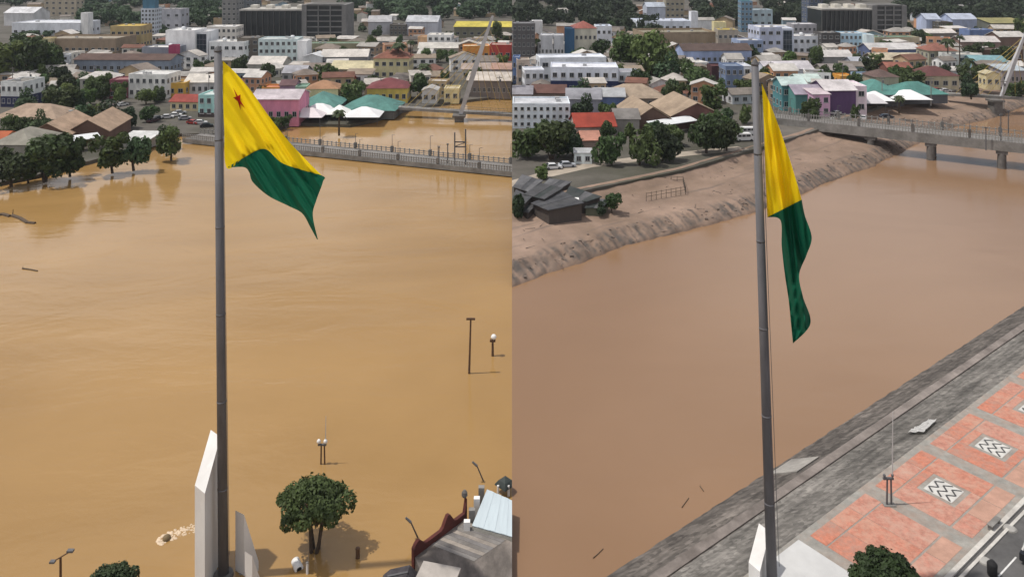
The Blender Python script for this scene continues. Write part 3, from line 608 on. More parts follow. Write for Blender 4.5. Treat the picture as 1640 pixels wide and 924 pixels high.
 ('dark_box_house', 'dark olive box building between warehouses, right half', 1504, 1526, 54, 36, 12, (78, 74, 66), (96, 92, 84), 'flat', dict(win=(3, 2))),
 ('far_hall', 'pale blue warehouse right of the dark box, right half', 1525, 1566, 52, 32, 16, (172, 182, 206), (180, 188, 204), 'gable', {}),
 ('blue_shop', 'blue walled shop below the pale warehouse, right half', 1552, 1592, 68, 48, 10, (104, 122, 160), (140, 150, 170), 'flat', dict(win=(4, 1))),
 ('olive_hall', 'long hall with dull yellow roof at the right, right half', 1586, 1645, 58, 38, 14, (96, 98, 90), (150, 144, 96), 'shed', dict(rise=2.4, win=(6, 1))),
 ('white_shed', 'long low white roofed shed, upper right, right half', 1484, 1532, 66, 54, 10, (120, 112, 104), (210, 204, 198), 'gable', {}),
 ('white_shed', 'white roofed shed right of the palms, right half', 1540, 1600, 82, 68, 12, (132, 112, 104), (206, 200, 196), 'gable', {}),
 ('white_shed', 'white roofed shed at right edge, upper right', 1600, 1645, 74, 60, 12, (110, 90, 80), (204, 200, 194), 'gable', {}),
 ('villa', 'cream villa with brown red hipped roof behind palms, right half', 1488, 1532, 112, 82, 12, (150, 148, 130), (146, 98, 84), 'hip', dict(win=(4, 2))),
 ('white_house', 'white house between palms and dark tree, right half', 1522, 1572, 118, 88, 10, (190, 192, 188), (180, 178, 170), 'flat', dict(win=(4, 2))),
 ('colonial_house', 'cream riverside house with dark red roof and arched openings, right half', 1478, 1536, 144, 122, 12, (172, 164, 140), (104, 64, 62), 'hip', dict(win=(4, 1), rise=3)),
 ('teal_row', 'blue green row house left of the right pylon', 1560, 1612, 122, 100, 10, (122, 158, 168), (128, 166, 172), 'gable', dict(win=(5, 1))),
 ('cream_gate', 'cream arched gatehouse by the promenade, right half', 1580, 1602, 142, 120, 6, (206, 194, 156), (190, 180, 150), 'gabley', dict(win=(2, 1))),
 ('shop_row', 'grey white shop row at right edge beside pylon', 1606, 1645, 138, 114, 10, (132, 126, 128), (176, 186, 192), 'shed', dict(win=(6, 1))),
 ('brown_shop', 'dark brown shop block above the teal row, right half', 1572, 1640, 100, 80, 10, (86, 66, 58), (96, 84, 76), 'flat', dict(win=(5, 1))),
 ('market_hall', 'left half of the twin gabled tan market hall, right half', 1016, 1074, 212, 192, 20, (100, 78, 68), (172, 152, 130), 'gabley', dict(rise=3.6, yaw=8)),
 ('market_hall', 'right half of the twin gabled tan market hall, right half', 1074, 1158, 206, 186, 20, (100, 70, 64), (172, 152, 130), 'gabley', dict(rise=3.8, yaw=8)),
]
for nm, lb, x0, x1, yb, yt, dep, wa, ro, rt, kw in R: bld(nm, lb, x0, x1, yb, yt, dep, wa, ro, rt, **kw)

o = next(o for o in COL.objects if o.name == 'striped_tower'); SIDE[0] = 'L'
obj('crown', B(-4.6, 4.0, 2, 9, 18, 26), wallm((70, 108, 128)), o)
# glass curtain panes on the two glass fronts
for o in [o for o in COL.objects if o.name.startswith('glass_block') and o.type == 'EMPTY']:
    SIDE[0] = SIDES[o.name]; w = next(f for f in FOOT if f[5] == o['label'])[2]
    hh = 16.5 if SIDE[0] == 'L' else 14.5
    gm = mat('curtain_glass', (.03, .045, .06), .12, .3, .5, spec=.6)
    for i in range(3):
        for j in range(5):
            pw = (w - 1.6) / 3; ph = (hh - 2.4) / 5
            obj('pane', B(-w / 2 + .8 + i * pw + .04, -w / 2 + .8 + (i + 1) * pw - .04, -.12, .05, 1 + j * ph + .04, 1 + (j + 1) * ph - .04), gm, o)

# ------------------------------------------------------------------ awnings, tents
def tent(label, x0, x1, yb, yt, dep, col=(222, 222, 222), ridge=2.6, group=None, yaw=0):
    z = ZL if SIDE[0] == 'L' else ZR
    a, b = P(x0, yb, z), P(x1, yb, z); w = b.x - a.x; h = max(2.2, (yb - yt) * a.y / F)
    root = empty('market_tent', ((a.x + b.x) / 2, a.y, z), math.radians(yaw)); tag(root, label, 'tent', group)
    bm = bmesh.new(); roof_mesh(bm, w, dep, h, 'hip', ridge, .4)
    obj('canopy', bm, mat('tent_%d' % col[0], lin(*col), .7, .05, .5, dirt=tuple(c * .7 for c in lin(*col)), dirt_amt=.5), root)
    for sx in (-1, 1):
        for y in (.1, dep - .1): obj('pole', T((sx * w * .46, y, -.5), (sx * w * .46, y, h + .05), .08), STEEL, root)
def awning(label, x0, y0, x1, y1, z, dep, thick=.15):
    a, b = P(x0, y0, z), P(x1, y1, z); d = (b - a).normalized(); n = Vector((-d.y, d.x, 0))
    bm = bmesh.new(); pts = [a, b, b + n * dep + Vector((0, 0, .8)), a + n * dep + Vector((0, 0, .8))]
    root = empty('awning', (a + b) / 2); tag(root, label, 'awning')
    pts = [p - root.location for p in pts]
    hull8(bm, [p - Vector((0, 0, thick)) for p in pts], pts); obj('sheet', bm, mat('awning_white', (.72, .74, .75), .6, .06, .4, corr=3), root)
    g = ZL if SIDE[0] == 'L' else ZR
    for f in (.03, .5, .97):
        q = pts[0].lerp(pts[1], f); obj('post', T((q.x, q.y, g - z - .4), (q.x, q.y, -.05), .08), STEEL, root)
SIDE[0] = 'L'
tent('white market tent with pointed top beside the teal roof, left half', 482, 532, 192, 183, 9)
tent('low white tent nearest the pink hall, left half', 466, 514, 199, 189, 7, (214, 206, 208))
tent('white tent nearest the footbridge, left half', 552, 606, 199, 188, 10)
tent('small white tent between two larger tents, left half', 524, 556, 194, 185, 7, (226, 226, 222))
awning('white awning along the twin gabled market hall, left half', 80, 231, 162, 220, 4.4, 4)
SIDE[0] = 'R'
tent('white pointed market tent beside the purple hall, right half', 1388, 1432, 174, 162, 9)
tent('low white tent in front of the teal roof, right half', 1384, 1420, 178, 166, 6, (206, 204, 206))
tent('wide white tent nearest the footbridge, right half', 1436, 1492, 172, 160, 10)
tent('small white tent between teal roofs and blue umbrella, right half', 1424, 1448, 168, 158, 6, (226, 226, 222))
awning('white awning along the twin gabled market hall, right half', 1050, 203, 1118, 193, 8.6, 4)
awning('short white awning right of the twin gabled market, right half', 1140, 194, 1172, 188, 8.6, 4)

# ------------------------------------------------------------------ trees
def leafm(name, c, var=.55, sc=3.2):
    m = mat(name, c, .6, var, sc, bump=0, trans=.22, spec=.25)
    if 'tint' not in m:
        m['tint'] = 1; n, l = m.node_tree.nodes, m.node_tree.links; b = n['Principled BSDF']; src = b.inputs['Base Color'].links[0].from_socket
        oi = n.new('ShaderNodeObjectInfo'); hs = n.new('ShaderNodeHueSaturation'); l.new(src, hs.inputs['Color'])
        for sock, lo, hi, mul in (('Value', .6, 1.55, 1), ('Hue', .47, .515, 7.3)):
            fr = n.new('ShaderNodeMath'); fr.operation = 'MULTIPLY'; fr.inputs[1].default_value = mul; l.new(oi.outputs['Random'], fr.inputs[0])
            f2 = n.new('ShaderNodeMath'); f2.operation = 'FRACT'; l.new(fr.outputs[0], f2.inputs[0])
            mr = n.new('ShaderNodeMapRange'); mr.inputs['To Min'].default_value = lo; mr.inputs['To Max'].default_value = hi; l.new(f2.outputs[0], mr.inputs['Value']); l.new(mr.outputs[0], hs.inputs[sock])
        for lk in list(src.links):
            if lk.to_node != hs: l.new(hs.outputs[0], lk.to_socket)
    return m
LEAF = [leafm('foliage_a', (.05, .082, .026)), leafm('foliage_b', (.038, .066, .028)), leafm('foliage_c', (.062, .095, .025)), leafm('foliage_d', (.042, .07, .022))]
def crown_mesh(name, n, leaf, seed, flat=.75, lobes=9, dome=False, rag=False):
    """leaf faces on and inside many uneven lobes, unit crown: radius about 1, z from 0 to about 1.5"""
    rnd = random.Random(seed); L_ = []
    for i in range(lobes):
        t = rnd.uniform(0, 6.283); r = rnd.uniform(.15, .68); zz = rnd.uniform(.3, 1.15) * flat * 1.25
        if dome:
            t = i * 2.4; r = .84 * math.sqrt((i + .5) / lobes); zz = (.2 + 1.0 * math.sqrt(max(0, 1 - (r / .95) ** 2)) * rnd.uniform(.7, 1.08)) * flat
            L_.append((r * math.cos(t) * rnd.uniform(.85, 1.12), r * math.sin(t) * rnd.uniform(.85, 1.12), zz, rnd.uniform(.13, .27))); continue
        L_.append((r * math.cos(t) * (1.15 if rag else 1), r * math.sin(t), zz * (rnd.uniform(.75, 1.2) if rag else 1), rnd.uniform(.2, .46)))
    L_.append((0, 0, .75 * flat, .55))
    vs, fs = [], []
    for i in range(n):
        cx, cy, cz, cr = L_[rnd.randrange(len(L_))] if rnd.random() < .94 else L_[-1]
        z = rnd.uniform(-.75, 1); t = rnd.uniform(0, 6.283); q = math.sqrt(1 - z * z); rad = cr * rnd.uniform(.72, 1.08) * (1.0 if rnd.random() > .06 else 1.2)
        nrm = Vector((q * math.cos(t), q * math.sin(t), z)); p = Vector((cx, cy, cz)) + nrm * rad
        p.z = max(.02, p.z)
        nv = (nrm + Vector((rnd.uniform(-.8, .8), rnd.uniform(-.8, .8), rnd.uniform(-.4, .9)))).normalized()
        u = nv.orthogonal().normalized(); u.rotate(Matrix.Rotation(rnd.uniform(0, 6.28), 3, nv)); w = nv.cross(u)
        sz = leaf * rnd.uniform(.6, 1.35); k = len(vs)
        vs += [p - u * sz, p + w * sz * .55 + nv * sz * .12, p + u * sz, p - w * sz * .55 + nv * sz * .12]; fs.append((k, k + 1, k + 2, k + 3))
    me = bpy.data.meshes.new(name); me.from_pydata([tuple(v) for v in vs], [], fs); return me
CR_FAR = []; CR_NEAR = []
for i in range(8):
    m_ = crown_mesh('crown', 1400, .12, 20 + i, .7 + .09 * (i % 4), 9 + i % 5, rag=True); m_.materials.append(LEAF[i % 4]); CR_FAR.append(m_)
for i in range(4):
    m_ = crown_mesh('crown', 7500, .058, 50 + i, .62, 30, dome=True); m_.materials.append(LEAF[i % 4]); CR_NEAR.append(m_)
CR_WOOD = [crown_mesh('crown', 420, .2, 80 + i, .8, 9) for i in range(4)]
TR = {}
def trunk_mesh(h, r, seed, spread):
    rnd = random.Random(seed); bm = bmesh.new(); fork = Vector((rnd.uniform(-.1, .1) * h, rnd.uniform(-.1, .1) * h, h * .62))
    if r > .4:
        for q in range(4): tube(bm, (math.cos(q * 1.6) * r * .7, math.sin(q * 1.6) * r * .7, -.6), fork + Vector((math.cos(q * 1.6 + .5) * r * 1.9, math.sin(q * 1.6 + .5) * r * 1.9, rnd.uniform(-.2, .4))), r * .5, r * .3, 8)
    else: tube(bm, (0, 0, -.6), fork, r, r * .75, 8)
    for i in range(5):
        t = i * 1.257 + rnd.uniform(-.3, .3); e = fork + Vector((math.cos(t) * spread * .55, math.sin(t) * spread * .55, h * rnd.uniform(.45, .8)))
        tube(bm, fork, e, r * .5, r * .15, 6)
    me = bpy.data.meshes.new('trunk'); bmesh.ops.recalc_face_normals(bm, faces=bm.faces); bm.to_mesh(me); bm.free(); me.materials.append(BARK); return me
def tree(label, px, yb, wpx, yt, z=None, near=False, group='trees', v=None, clear=.08, ht=None, name='tree'):
    z = (ZL if SIDE[0] == 'L' else ZR) if z is None else z
    p = P(px, yb, z); d = p.y; R_ = wpx * d / F / 2 * (1.0 if near else 1.12); top = (yb - yt) * d / F * (1.0 if near else 1.04)
    top = max(top, R_ * .8)
    root = empty(name, p, random.uniform(0, 6.28)); tag(root, label, 'tree' if name != 'bush' else 'bush', group)
    v = v if v is not None else random.randrange(8)
    me = (CR_NEAR[v % 4] if near else CR_FAR[v % 8]); hmax = max(q.co.z for q in me.vertices)
    cz = top * clear; obj_me('crown', me, root, (0, 0, cz), 0, (R_ * random.uniform(.9, 1.06), R_ * random.uniform(.9, 1.06), (top - cz) / hmax))
    key = (round(top), round(R_), near)
    if key not in TR: TR[key] = trunk_mesh(max(1.0, cz + (top - cz) * .35), max(.15, R_ * (.115 if near else .07)), len(TR), R_)
    obj_me('trunk', TR[key], root)
    return root
SIDE[0] = 'L'
for lb, *a in (
 ('riverside tree at the left edge standing in the flood', 18, 296, 66, 240), ('wide dark tree on the flooded bank, biggest of the left cluster', 72, 288, 80, 216),
 ('round dark tree right of the widest flooded bank tree', 112, 280, 58, 224), ('low bushy tree at left edge of the flooded bank', 45, 290, 46, 252),
 ('dark flooded tree below the white kiosk roof', 180, 274, 56, 214), ('dark flooded tree right of the one below the kiosk roof', 214, 270, 54, 218),
 ('lone tree standing in the flood left of the bridge end', 274, 254, 46, 204), ('round tree just behind the lone flooded tree', 262, 236, 34, 200),
 ('broad tree behind the twin gabled market hall, left half', 183, 206, 64, 160), ('tree with pale trunk above the dark yard wall', 103, 178, 48, 140),
 ('small street tree left of the parked cars, left half', 238, 196, 26, 170), ('street tree in front of the white two storey house', 234, 168, 28, 142),
 ('green tree above the broad tree, left of the dark red shop', 152, 158, 34, 122), ('tree behind the pole shadow beside the pink hall', 424, 158, 18, 136),
 ('dark tree in front of the cream corner house, left half', 566, 170, 44, 130), ('dark tree beside the yellow riverside house, left half', 671, 158, 42, 118),
 ('round tree above the promenade palms, left half', 684, 112, 30, 78), ('tree right of the left flagpole top', 384, 122, 24, 88),
 ('dark tree right of the long olive row building', 594, 92, 18, 56), ('tree over the yellow fascia hall', 796, 66, 20, 34),
 ('leafy tree above the navy house, leftmost of the park', 14, 128, 62, 66), ('tall park tree second from the left edge', 48, 126, 60, 58),
 ('park tree beside the small pale yellow block', 82, 122, 46, 70), ('low park tree below the tall park trees', 100, 140, 40, 104),
 ('park tree behind the leftmost park tree', 30, 106, 56, 54), ('small green tree left of the blue grey building', 128, 150, 34, 116),
 ('bushy tree before the navy house corner', 58, 160, 40, 120), ('shrubby tree between the pink hall and the tents', 458, 203, 22, 184), ('tree between orange shop and pylon, left half', 752, 108, 26, 84),
 ('tree right of the pylon in front of the red shop', 806, 120, 24, 88), ('tree below the tents near the pink hall', 440, 206, 26, 186),
 ('tree above the mauve house, left half', 404, 138, 20, 116)):
    tree(lb, *a)
SIDE[0] = 'R'
for lb, *a in (
 ('dark riverside tree at the seam below the hotel', 846, 252, 60, 200), ('wide dark tree below the white hotel, right half', 884, 256, 74, 194),
 ('dark tree below the right end of the hotel', 918, 250, 50, 198), ('light green tree in front of the red tile house', 980, 264, 48, 212),
 ('dark bank tree left of the market awning, right half', 1024, 264, 56, 200), ('dark bank tree under the market awning, right half', 1062, 258, 54, 198),
 ('rounded bank tree between awning and white van', 1132, 246, 52, 188), ('bank tree nearest the white van', 1164, 242, 42, 194),
 ('broad tree behind the twin gabled market hall, right half', 1140, 184, 52, 136), ('small street tree left of the right flagpole', 1192, 198, 22, 168),
 ('tall park tree behind the navy wing', 1006, 118, 64, 52), ('tallest park tree beside the tan warehouse, right half', 1044, 130, 66, 48),
 ('park tree below the tan warehouse, right half', 1070, 140, 44, 84), ('low park tree left of the maroon house', 1112, 142, 46, 102),
 ('dark tree in front of the cream columned building', 960, 96, 34, 64), ('park tree nearest the white end pier of the navy wing', 1030, 152, 40, 110),
 ('bushy tree by the teal house beside the bridge', 1296, 198, 34, 158), ('tree below the dark house under the office, right half', 1306, 112, 24, 74),
 ('dark tree beside the orange roofed house, right half', 1460, 146, 42, 112), ('dark tree behind the right palms', 1556, 100, 30, 68),
 ('tree over the promenade beside the colonial house, right half', 1548, 142, 34, 104), ('dark tree mass left of the right pylon', 1602, 112, 44, 74),
 ('tree at the right edge over the yellow hall', 1634, 66, 26, 30), ('tree above the red roofed villa, right half', 1476, 74, 26, 46),
 ('tree above the mint gabled house', 1322, 142, 24, 112), ('tree right of the blue grey house at the flagpole', 1188, 160, 30, 128),
 ('tree right of the mint gabled house', 1298, 140, 18, 118), ('tree by the purple hall, beside the white van on the bank', 1368, 190, 18, 168)):
    tree(lb, *a)
tree('low green bush beside the black roofed shanty', 980, 338, 30, 310, z=3.4, name='bush', group='bushes', clear=.05)
tree('small bush left of the black roofed shanty at the seam', 830, 352, 30, 308, z=3.2, name='bush', group='bushes', clear=.05)
tree('bush by the white road above the shanty', 868, 288, 24, 264, z=5.2, name='bush', group='bushes', clear=.05)
tree('scrubby bush by the fence posts right of the shanty', 964, 344, 22, 324, z=3.2, name='bush', group='bushes', clear=.05)
# palms
FROND = leafm('palm_frond', (.04, .06, .022))
def palm(label, px, yb, yt, wpx, lean=0):
    z = ZL if SIDE[0] == 'L' else ZR
    p = P(px, yb, z); d = p.y; h = (yb - yt) * d / F; R_ = wpx * d / F / 2
    root = empty('palm_tree', p); tag(root, label, 'palm tree', 'palm trees')
    top = Vector((lean * h, 0, h * .9)); bm = bmesh.new(); tube(bm, (0, 0, -.5), top * .5, .35, .26, 8); tube(bm, top * .5, top, .26, .22, 8); obj('trunk', bm, BARK, root)
    bm = bmesh.new()
    for i in range(22):
        t = i * 2.4; up = random.uniform(-.2, .9); prev = top; wd = .35
        dirv = Vector((math.cos(t), math.sin(t), up)).normalized(); side = Vector((-math.sin(t), math.cos(t), 0))
        pr = None
        for k in range(5):
            q = top + dirv * R_ * 1.05 * (k / 4) - Vector((0, 0, R_ * .75 * (k / 4) ** 2)); wq = R_ * .22 * math.sin(math.pi * (k + .6) / 5.2)
            a, b, c = bm.verts.new(q - side * wq - Vector((0, 0, wq * .5))), bm.verts.new(q), bm.verts.new(q + side * wq - Vector((0, 0, wq * .5)))
            if pr: bm.faces.new((pr[0], pr[1], b, a)); bm.faces.new((pr[1], pr[2], c, b))
            pr = (a, b, c)
    obj('crown', bm, FROND, root)
SIDE[0] = 'L'
palm('tall palm in front of the cream villa, left half', 638, 126, 64, 28); palm('taller slim palm right of the villa palm, left half', 658, 124, 60, 16)
palm('short bushy palm over the dark tree, left half', 680, 140, 100, 26); palm('coconut palm standing among the white tents, left half', 543, 215, 174, 24)
SIDE[0] = 'R'
palm('tall palm in front of the villa, right half', 1518, 116, 58, 26); palm('taller slim palm right of the villa palm, right half', 1537, 118, 52, 16)
palm('short palm over the promenade tree, right half', 1552, 128, 92, 24); palm('small coconut palm in front of the white tents, right half', 1440, 180, 152, 20)

# ------------------------------------------------------------------ distant wood (reads as one mass) and filler houses
def wood(name, label, spots):
    vs, fs = [], []
    for (px, yb, wpx, hpx) in spots:
        z = ZL if SIDE[0] == 'L' else ZR
        p = P(px, yb, z); R_ = wpx * p.y / F / 2; hh = hpx * p.y / F
        me = CR_WOOD[random.randrange(4)]; k = len(vs); a = random.uniform(0, 6.28); ca, sa = math.cos(a), math.sin(a)
        for v in me.vertices:
            x, y, zz = v.co; vs.append((p.x + (x * ca - y * sa) * R_, p.y + (x * sa + y * ca) * R_, z + zz * hh / 1.4))
        for f in me.polygons: fs.append(tuple(i + k for i in f.vertices))
    me = bpy.data.meshes.new(name); me.from_pydata(vs, [], fs); me.materials.append(leafm('wood_foliage', (.04, .066, .03), .5, .12))
    o = bpy.data.objects.new(name, me); link(o); tag(o, label, 'trees', kind='stuff')
def spots(n, x0, x1, y0, y1, w=34, h=22):
    return [(random.uniform(x0, x1), random.uniform(y0, y1), random.uniform(.6, 1.2) * w, random.uniform(.7, 1.2) * h) for _ in range(n)]
SIDE[0] = 'L'
wood('distant_wood', 'dark green wood along the top edge of the left half', spots(44, 118, 232, -16, 46) + spots(50, 285, 385, -16, 48) + spots(24, 240, 300, -24, 14)
     + spots(150, 550, 815, -26, 34) + spots(22, -10, 75, -26, 14) + spots(14, 40, 78, 48, 64, 22, 12) + spots(36, 370, 560, -30, 6) + spots(20, 200, 262, 30, 60, 20, 12))
SIDE[0] = 'R'
wood('distant_wood', 'dark green wood along the top edge of the right half', spots(90, 830, 1015, -6, 46) + spots(54, 1110, 1190, -16, 46) + spots(56, 1225, 1315, -16, 44)
     + spots(130, 1445, 1650, -22, 36) + spots(16, 1000, 1050, 40, 64, 26) + spots(34, 830, 1100, -30, 4) + spots(30, 1290, 1460, -30, 4))

def clear_of(x, y, w, side):
    for fx, fy, fw, fd, s, _ in FOOT:
        if s == side and abs(x - fx) < (w + fw) / 2 + .3 and y + 8 > fy - 1.5 and y < fy + fd + .5: return False
    return True
WALLS = [((200, 196, 186), 'cream'), ((186, 190, 194), 'pale grey'), ((150, 130, 110), 'brown'), ((170, 150, 120), 'tan'), ((210, 210, 208), 'white'), ((140, 160, 170), 'blue grey'), ((186, 140, 110), 'salmon')]
ROOFS = [((166, 162, 156), 'grey'), ((206, 202, 196), 'white'), ((150, 136, 120), 'dusty tan'), ((100, 94, 90), 'dark grey'), ((190, 184, 176), 'pale grey'), ((126, 88, 74), 'rust red'), ((128, 120, 112), 'weathered grey'), ((140, 128, 118), 'stone grey')]
used = set()
def fillers(n, x0, x1, y0, y1, side):
    SIDE[0] = side; z = ZL if side == 'L' else ZR; made = 0; tries = 0
    while made < n and tries < n * 40:
        tries += 1; px, py = random.uniform(x0, x1), random.uniform(y0, y1)
        p = P(px, py, z); w = random.uniform(6, 14); dp = random.uniform(6, 10); hh = random.choice((3.2, 3.6, 4, 6.4))
        if abs(p.x) < w / 2 + .5 or not clear_of(p.x, p.y, w, side): continue
        wa, ro = random.choice(WALLS), random.choice(ROOFS); rt = random.choice(('gable', 'hip', 'gable', 'flat', 'gabley', 'shed'))
        near = min((f for f in FOOT if f[4] == side and len(f) == 6 and not f[5].startswith('small ')), key=lambda f: (f[0] - p.x) ** 2 + (f[1] - p.y) ** 2, default=None)
        rel = ('behind' if p.y > near[1] + 6 else 'in front of' if p.y < near[1] - 6 else 'left of' if p.x < near[0] else 'right of')
        anchor = near[5].split(',')[0]
        for cut in (' with ', ' behind ', ' right of ', ' left of ', ' above ', ' below ', ' beside ', ' among ', ' in front ', ' at ', ' between ', ' against ', ' nearest ', ' of the '): anchor = anchor.split(cut)[0]
        form = {'gable': 'gabled', 'gabley': 'end-gabled', 'hip': 'hipped', 'flat': 'flat', 'shed': 'lean-to'}[rt]
        lb = 'small %s %s house, %s %s roof, %s the %s, %s half' % ('two storey' if hh > 5 else 'single storey', wa[1], ro[1], form, rel, anchor, 'left' if side == 'L' else 'right')
        if len(lb.replace(',', '').split()) > 16: lb = 'small %s house with %s %s roof %s the %s %s' % (wa[1], ro[1], form, rel, ' '.join(anchor.split()[-3:]), 'left half' if side == 'L' else 'right half')
        if lb in used or len(lb.split()) > 16: continue
        used.add(lb)
        x0p = 820 + (p.x - w / 2) * F / p.y; x1p = 820 + (p.x + w / 2) * F / p.y
        bld('small_house', lb, x0p, x1p, py, py - hh * F / p.y, dp, wa[0], ro[0], rt, win=(3, 1 if hh < 5 else 2) if py > 60 else None, cat='house', group='houses filling the town', yaw=random.uniform(-26, 26))
        made += 1
fillers(130, 5, 815, 62, 156, 'L'); fillers(60, 5, 815, 2, 62, 'L')
fillers(100, 825, 1380, 62, 168, 'R'); fillers(34, 1380, 1635, 62, 134, 'R'); fillers(60, 825, 1635, 2, 62, 'R')

def anchor_of(p, side):
    near = min((f for f in FOOT if f[4] == side and not f[5].startswith('small ')), key=lambda f: (f[0] - p.x) ** 2 + (f[1] - p.y) ** 2)
    rel = ('behind' if p.y > near[1] + 6 else 'in front of' if p.y < near[1] - 6 else 'left of' if p.x < near[0] else 'right of'); anchor = near[5].split(',')[0]
    for cut in (' with ', ' behind ', ' right of ', ' left of ', ' above ', ' below ', ' beside ', ' among ', ' in front ', ' at ', ' between ', ' against ', ' nearest ', ' of the '): anchor = anchor.split(cut)[0]
    return rel, anchor
def town_trees(n, x0, x1, y0, y1, side):
    SIDE[0] = side; z = ZL if side == 'L' else ZR; made = 0; tries = 0
    while made < n and tries < n * 50:
        tries += 1; px, py = random.uniform(x0, x1), random.uniform(y0, y1); p = P(px, py, z); r = random.uniform(2.2, 4.6)
        if abs(p.x) < r + 1: continue
        if any(f[4] == side and abs(p.x - f[0]) < f[2] / 2 + r * .5 and f[1] - r * .5 < p.y < f[1] + f[3] + r * .5 for f in FOOT): continue
        rel, an = anchor_of(p, side)
        lb = '%s %s tree %s the %s, %s half' % (('low', 'small', 'tall')[int(r * 7) % 3], ('bushy', 'round', 'leafy', 'dark')[int(r * 13) % 4], rel, an, 'left' if side == 'L' else 'right')
        if lb in used or len(lb.split()) > 16: continue
        used.add(lb); tree(lb, px, py, 2 * r * F / p.y, py - random.uniform(4.5, 9) * F / p.y, group='trees between the houses'); made += 1
town_trees(60, 5, 815, 45, 165, 'L'); town_trees(22, 5, 230, 130, 235, 'L'); town_trees(66, 825, 1635, 45, 160, 'R'); town_trees(16, 825, 1200, 150, 235, 'R')
def pole(label, px, py):
    z = ZL if SIDE[0] == 'L' else ZR; r = empty('utility_pole', P(px, py, z)); tag(r, label, 'utility pole', 'utility poles in the town')
    obj('pole', T((0, 0, -.4), (0, 0, 9.5), .17, .12, 6), CONC, r); obj('crossarm', B(-1.1, 1.1, -.08, .08, 8.8, 9.0), DCONC, r); obj('transformer', T((.35, 0, 7.2), (.35, 0, 8.2), .28, .28, 8), STEEL, r)
for sd_, x0, x1, ya, yb2, n_ in (('L', 20, 800, 168, 122, 13), ('R', 835, 1620, 176, 128, 13)):
    SIDE[0] = sd_
    for i in range(n_):
        px = x0 + (x1 - x0) * (i + random.uniform(-.2, .2)) / (n_ - 1); px = min(x1, max(x0, px)); py = random.uniform(yb2, ya); rel, an = anchor_of(P(px, py, 1), sd_)
        lb = 'grey concrete utility pole %s the %s, %s half' % (rel, an, 'left' if sd_ == 'L' else 'right')
        if lb not in used and len(lb.split()) < 17: used.add(lb); pole(lb, px, py)
SIDE[0] = 'L'; pole('tall pale pole before the park trees at left edge', 48, 152)
# pale riverside road on the drained bank
SIDE[0] = 'R'
bm = bmesh.new(); rd = [P(x, y, ZR) for x, y in ((822, 300), (880, 284), (950, 268), (1030, 258), (1110, 249), (1200, 240))]; w_ = Vector((-2.2, 3.6, 0))
for a_, b_ in zip(rd, rd[1:]): hull8(bm, [q + Vector((0, 0, -.3)) for q in (a_, b_, b_ + w_, a_ + w_)], [q + Vector((0, 0, .03)) for q in (a_, b_, b_ + w_, a_ + w_)])
tag(obj('riverside_road', bm, mat('dusty_road', (.36, .31, .25), .95, .15, .4, dirt=(.2, .17, .14), dirt_amt=.6)), kind='structure')
# ------------------------------------------------------------------ cars
CARM = {}
def car_parts(col):
    if col in CARM: return CARM[col]
    pm = mat('car_paint_%d_%d_%d' % col, lin(*col), .3, .04, .5, spec=.5)
    bm = bmesh.new()
    prof = [(-2.1, .3), (2.1, .3), (2.15, .62), (2.0, .82), (1.1, .92), (.45, 1.42), (-1.1, 1.45), (-1.75, .98), (-2.12, .9)]
    hull8(bm, [(x, -.84 + (.12 if z > 1 else 0), z) for x, z in prof], [(x, .84 - (.12 if z > 1 else 0), z) for x, z in prof]); bmesh.ops.bevel(bm, geom=bm.edges[:], offset=.05, segments=1)
    body = bpy.data.meshes.new('body'); bmesh.ops.recalc_face_normals(bm, faces=bm.faces); bm.to_mesh(body); bm.free(); body.materials.append(pm)
    bm = bmesh.new()
    for s in (-1, 1):
        pr = [(.95, .95), (.42, 1.36), (-1.05, 1.38), (-1.5, .98)]
        hull8(bm, [(x, s * .76, z) for x, z in pr], [(x, s * .86, z) for x, z in pr])
    hull8(bm, [(1.13, -.68, .95), (.5, -.66, 1.39), (.5, .66, 1.39), (1.13, .68, .95)], [(1.2, -.68, .96), (.56, -.66, 1.4), (.56, .66, 1.4), (1.2, .68, .96)])
    hull8(bm, [(-1.2, -.66, 1.4), (-1.74, -.68, 1.02), (-1.74, .68, 1.02), (-1.2, .66, 1.4)], [(-1.26, -.66, 1.42), (-1.81, -.68, 1.04), (-1.81, .68, 1.04), (-1.26, .66, 1.42)])
    win = bpy.data.meshes.new('windows'); bmesh.ops.recalc_face_normals(bm, faces=bm.faces); bm.to_mesh(win); bm.free(); win.materials.append(GLASS)
    bm = bmesh.new(); tube(bm, (0, -.1, 0), (0, .1, 0), .33, .33, 14); tube(bm, (0, -.115, 0), (0, .115, 0), .18, .18, 10, 1)
    wh = bpy.data.meshes.new('wheel'); bm.to_mesh(wh); bm.free(); wh.materials.append(BLACK); wh.materials.append(STEEL)
    bm = bmesh.new(); box(bm, 2.02, 2.16, -.16, .16, .6, .74)
    hl = bpy.data.meshes.new('headlight'); bm.to_mesh(hl); bm.free(); hl.materials.append(mat('lamp_lens', (.6, .6, .58), .2))
    CARM[col] = (body, win, wh, hl); return CARM[col]
def car(label, px, py, col, rz, z=None, group='parked cars', s=1.0):
    z = (ZL if SIDE[0] == 'L' else ZR) if z is None else z
    r = empty('parked_car', P(px, py, z), math.radians(rz)); tag(r, label, 'car', group); r.scale = (s, s, s)
    b, w, wh, hl = car_parts(col); obj_me('body', b, r); obj_me('window_glass', w, r)
    for x in (-1.3, 1.32):
        for y in (-.78, .78): obj_me('wheel', wh, r, (x, y, .33))
    for y in (-.6, .6): obj_me('headlight', hl, r, (0, y, 0))
SIDE[0] = 'L'
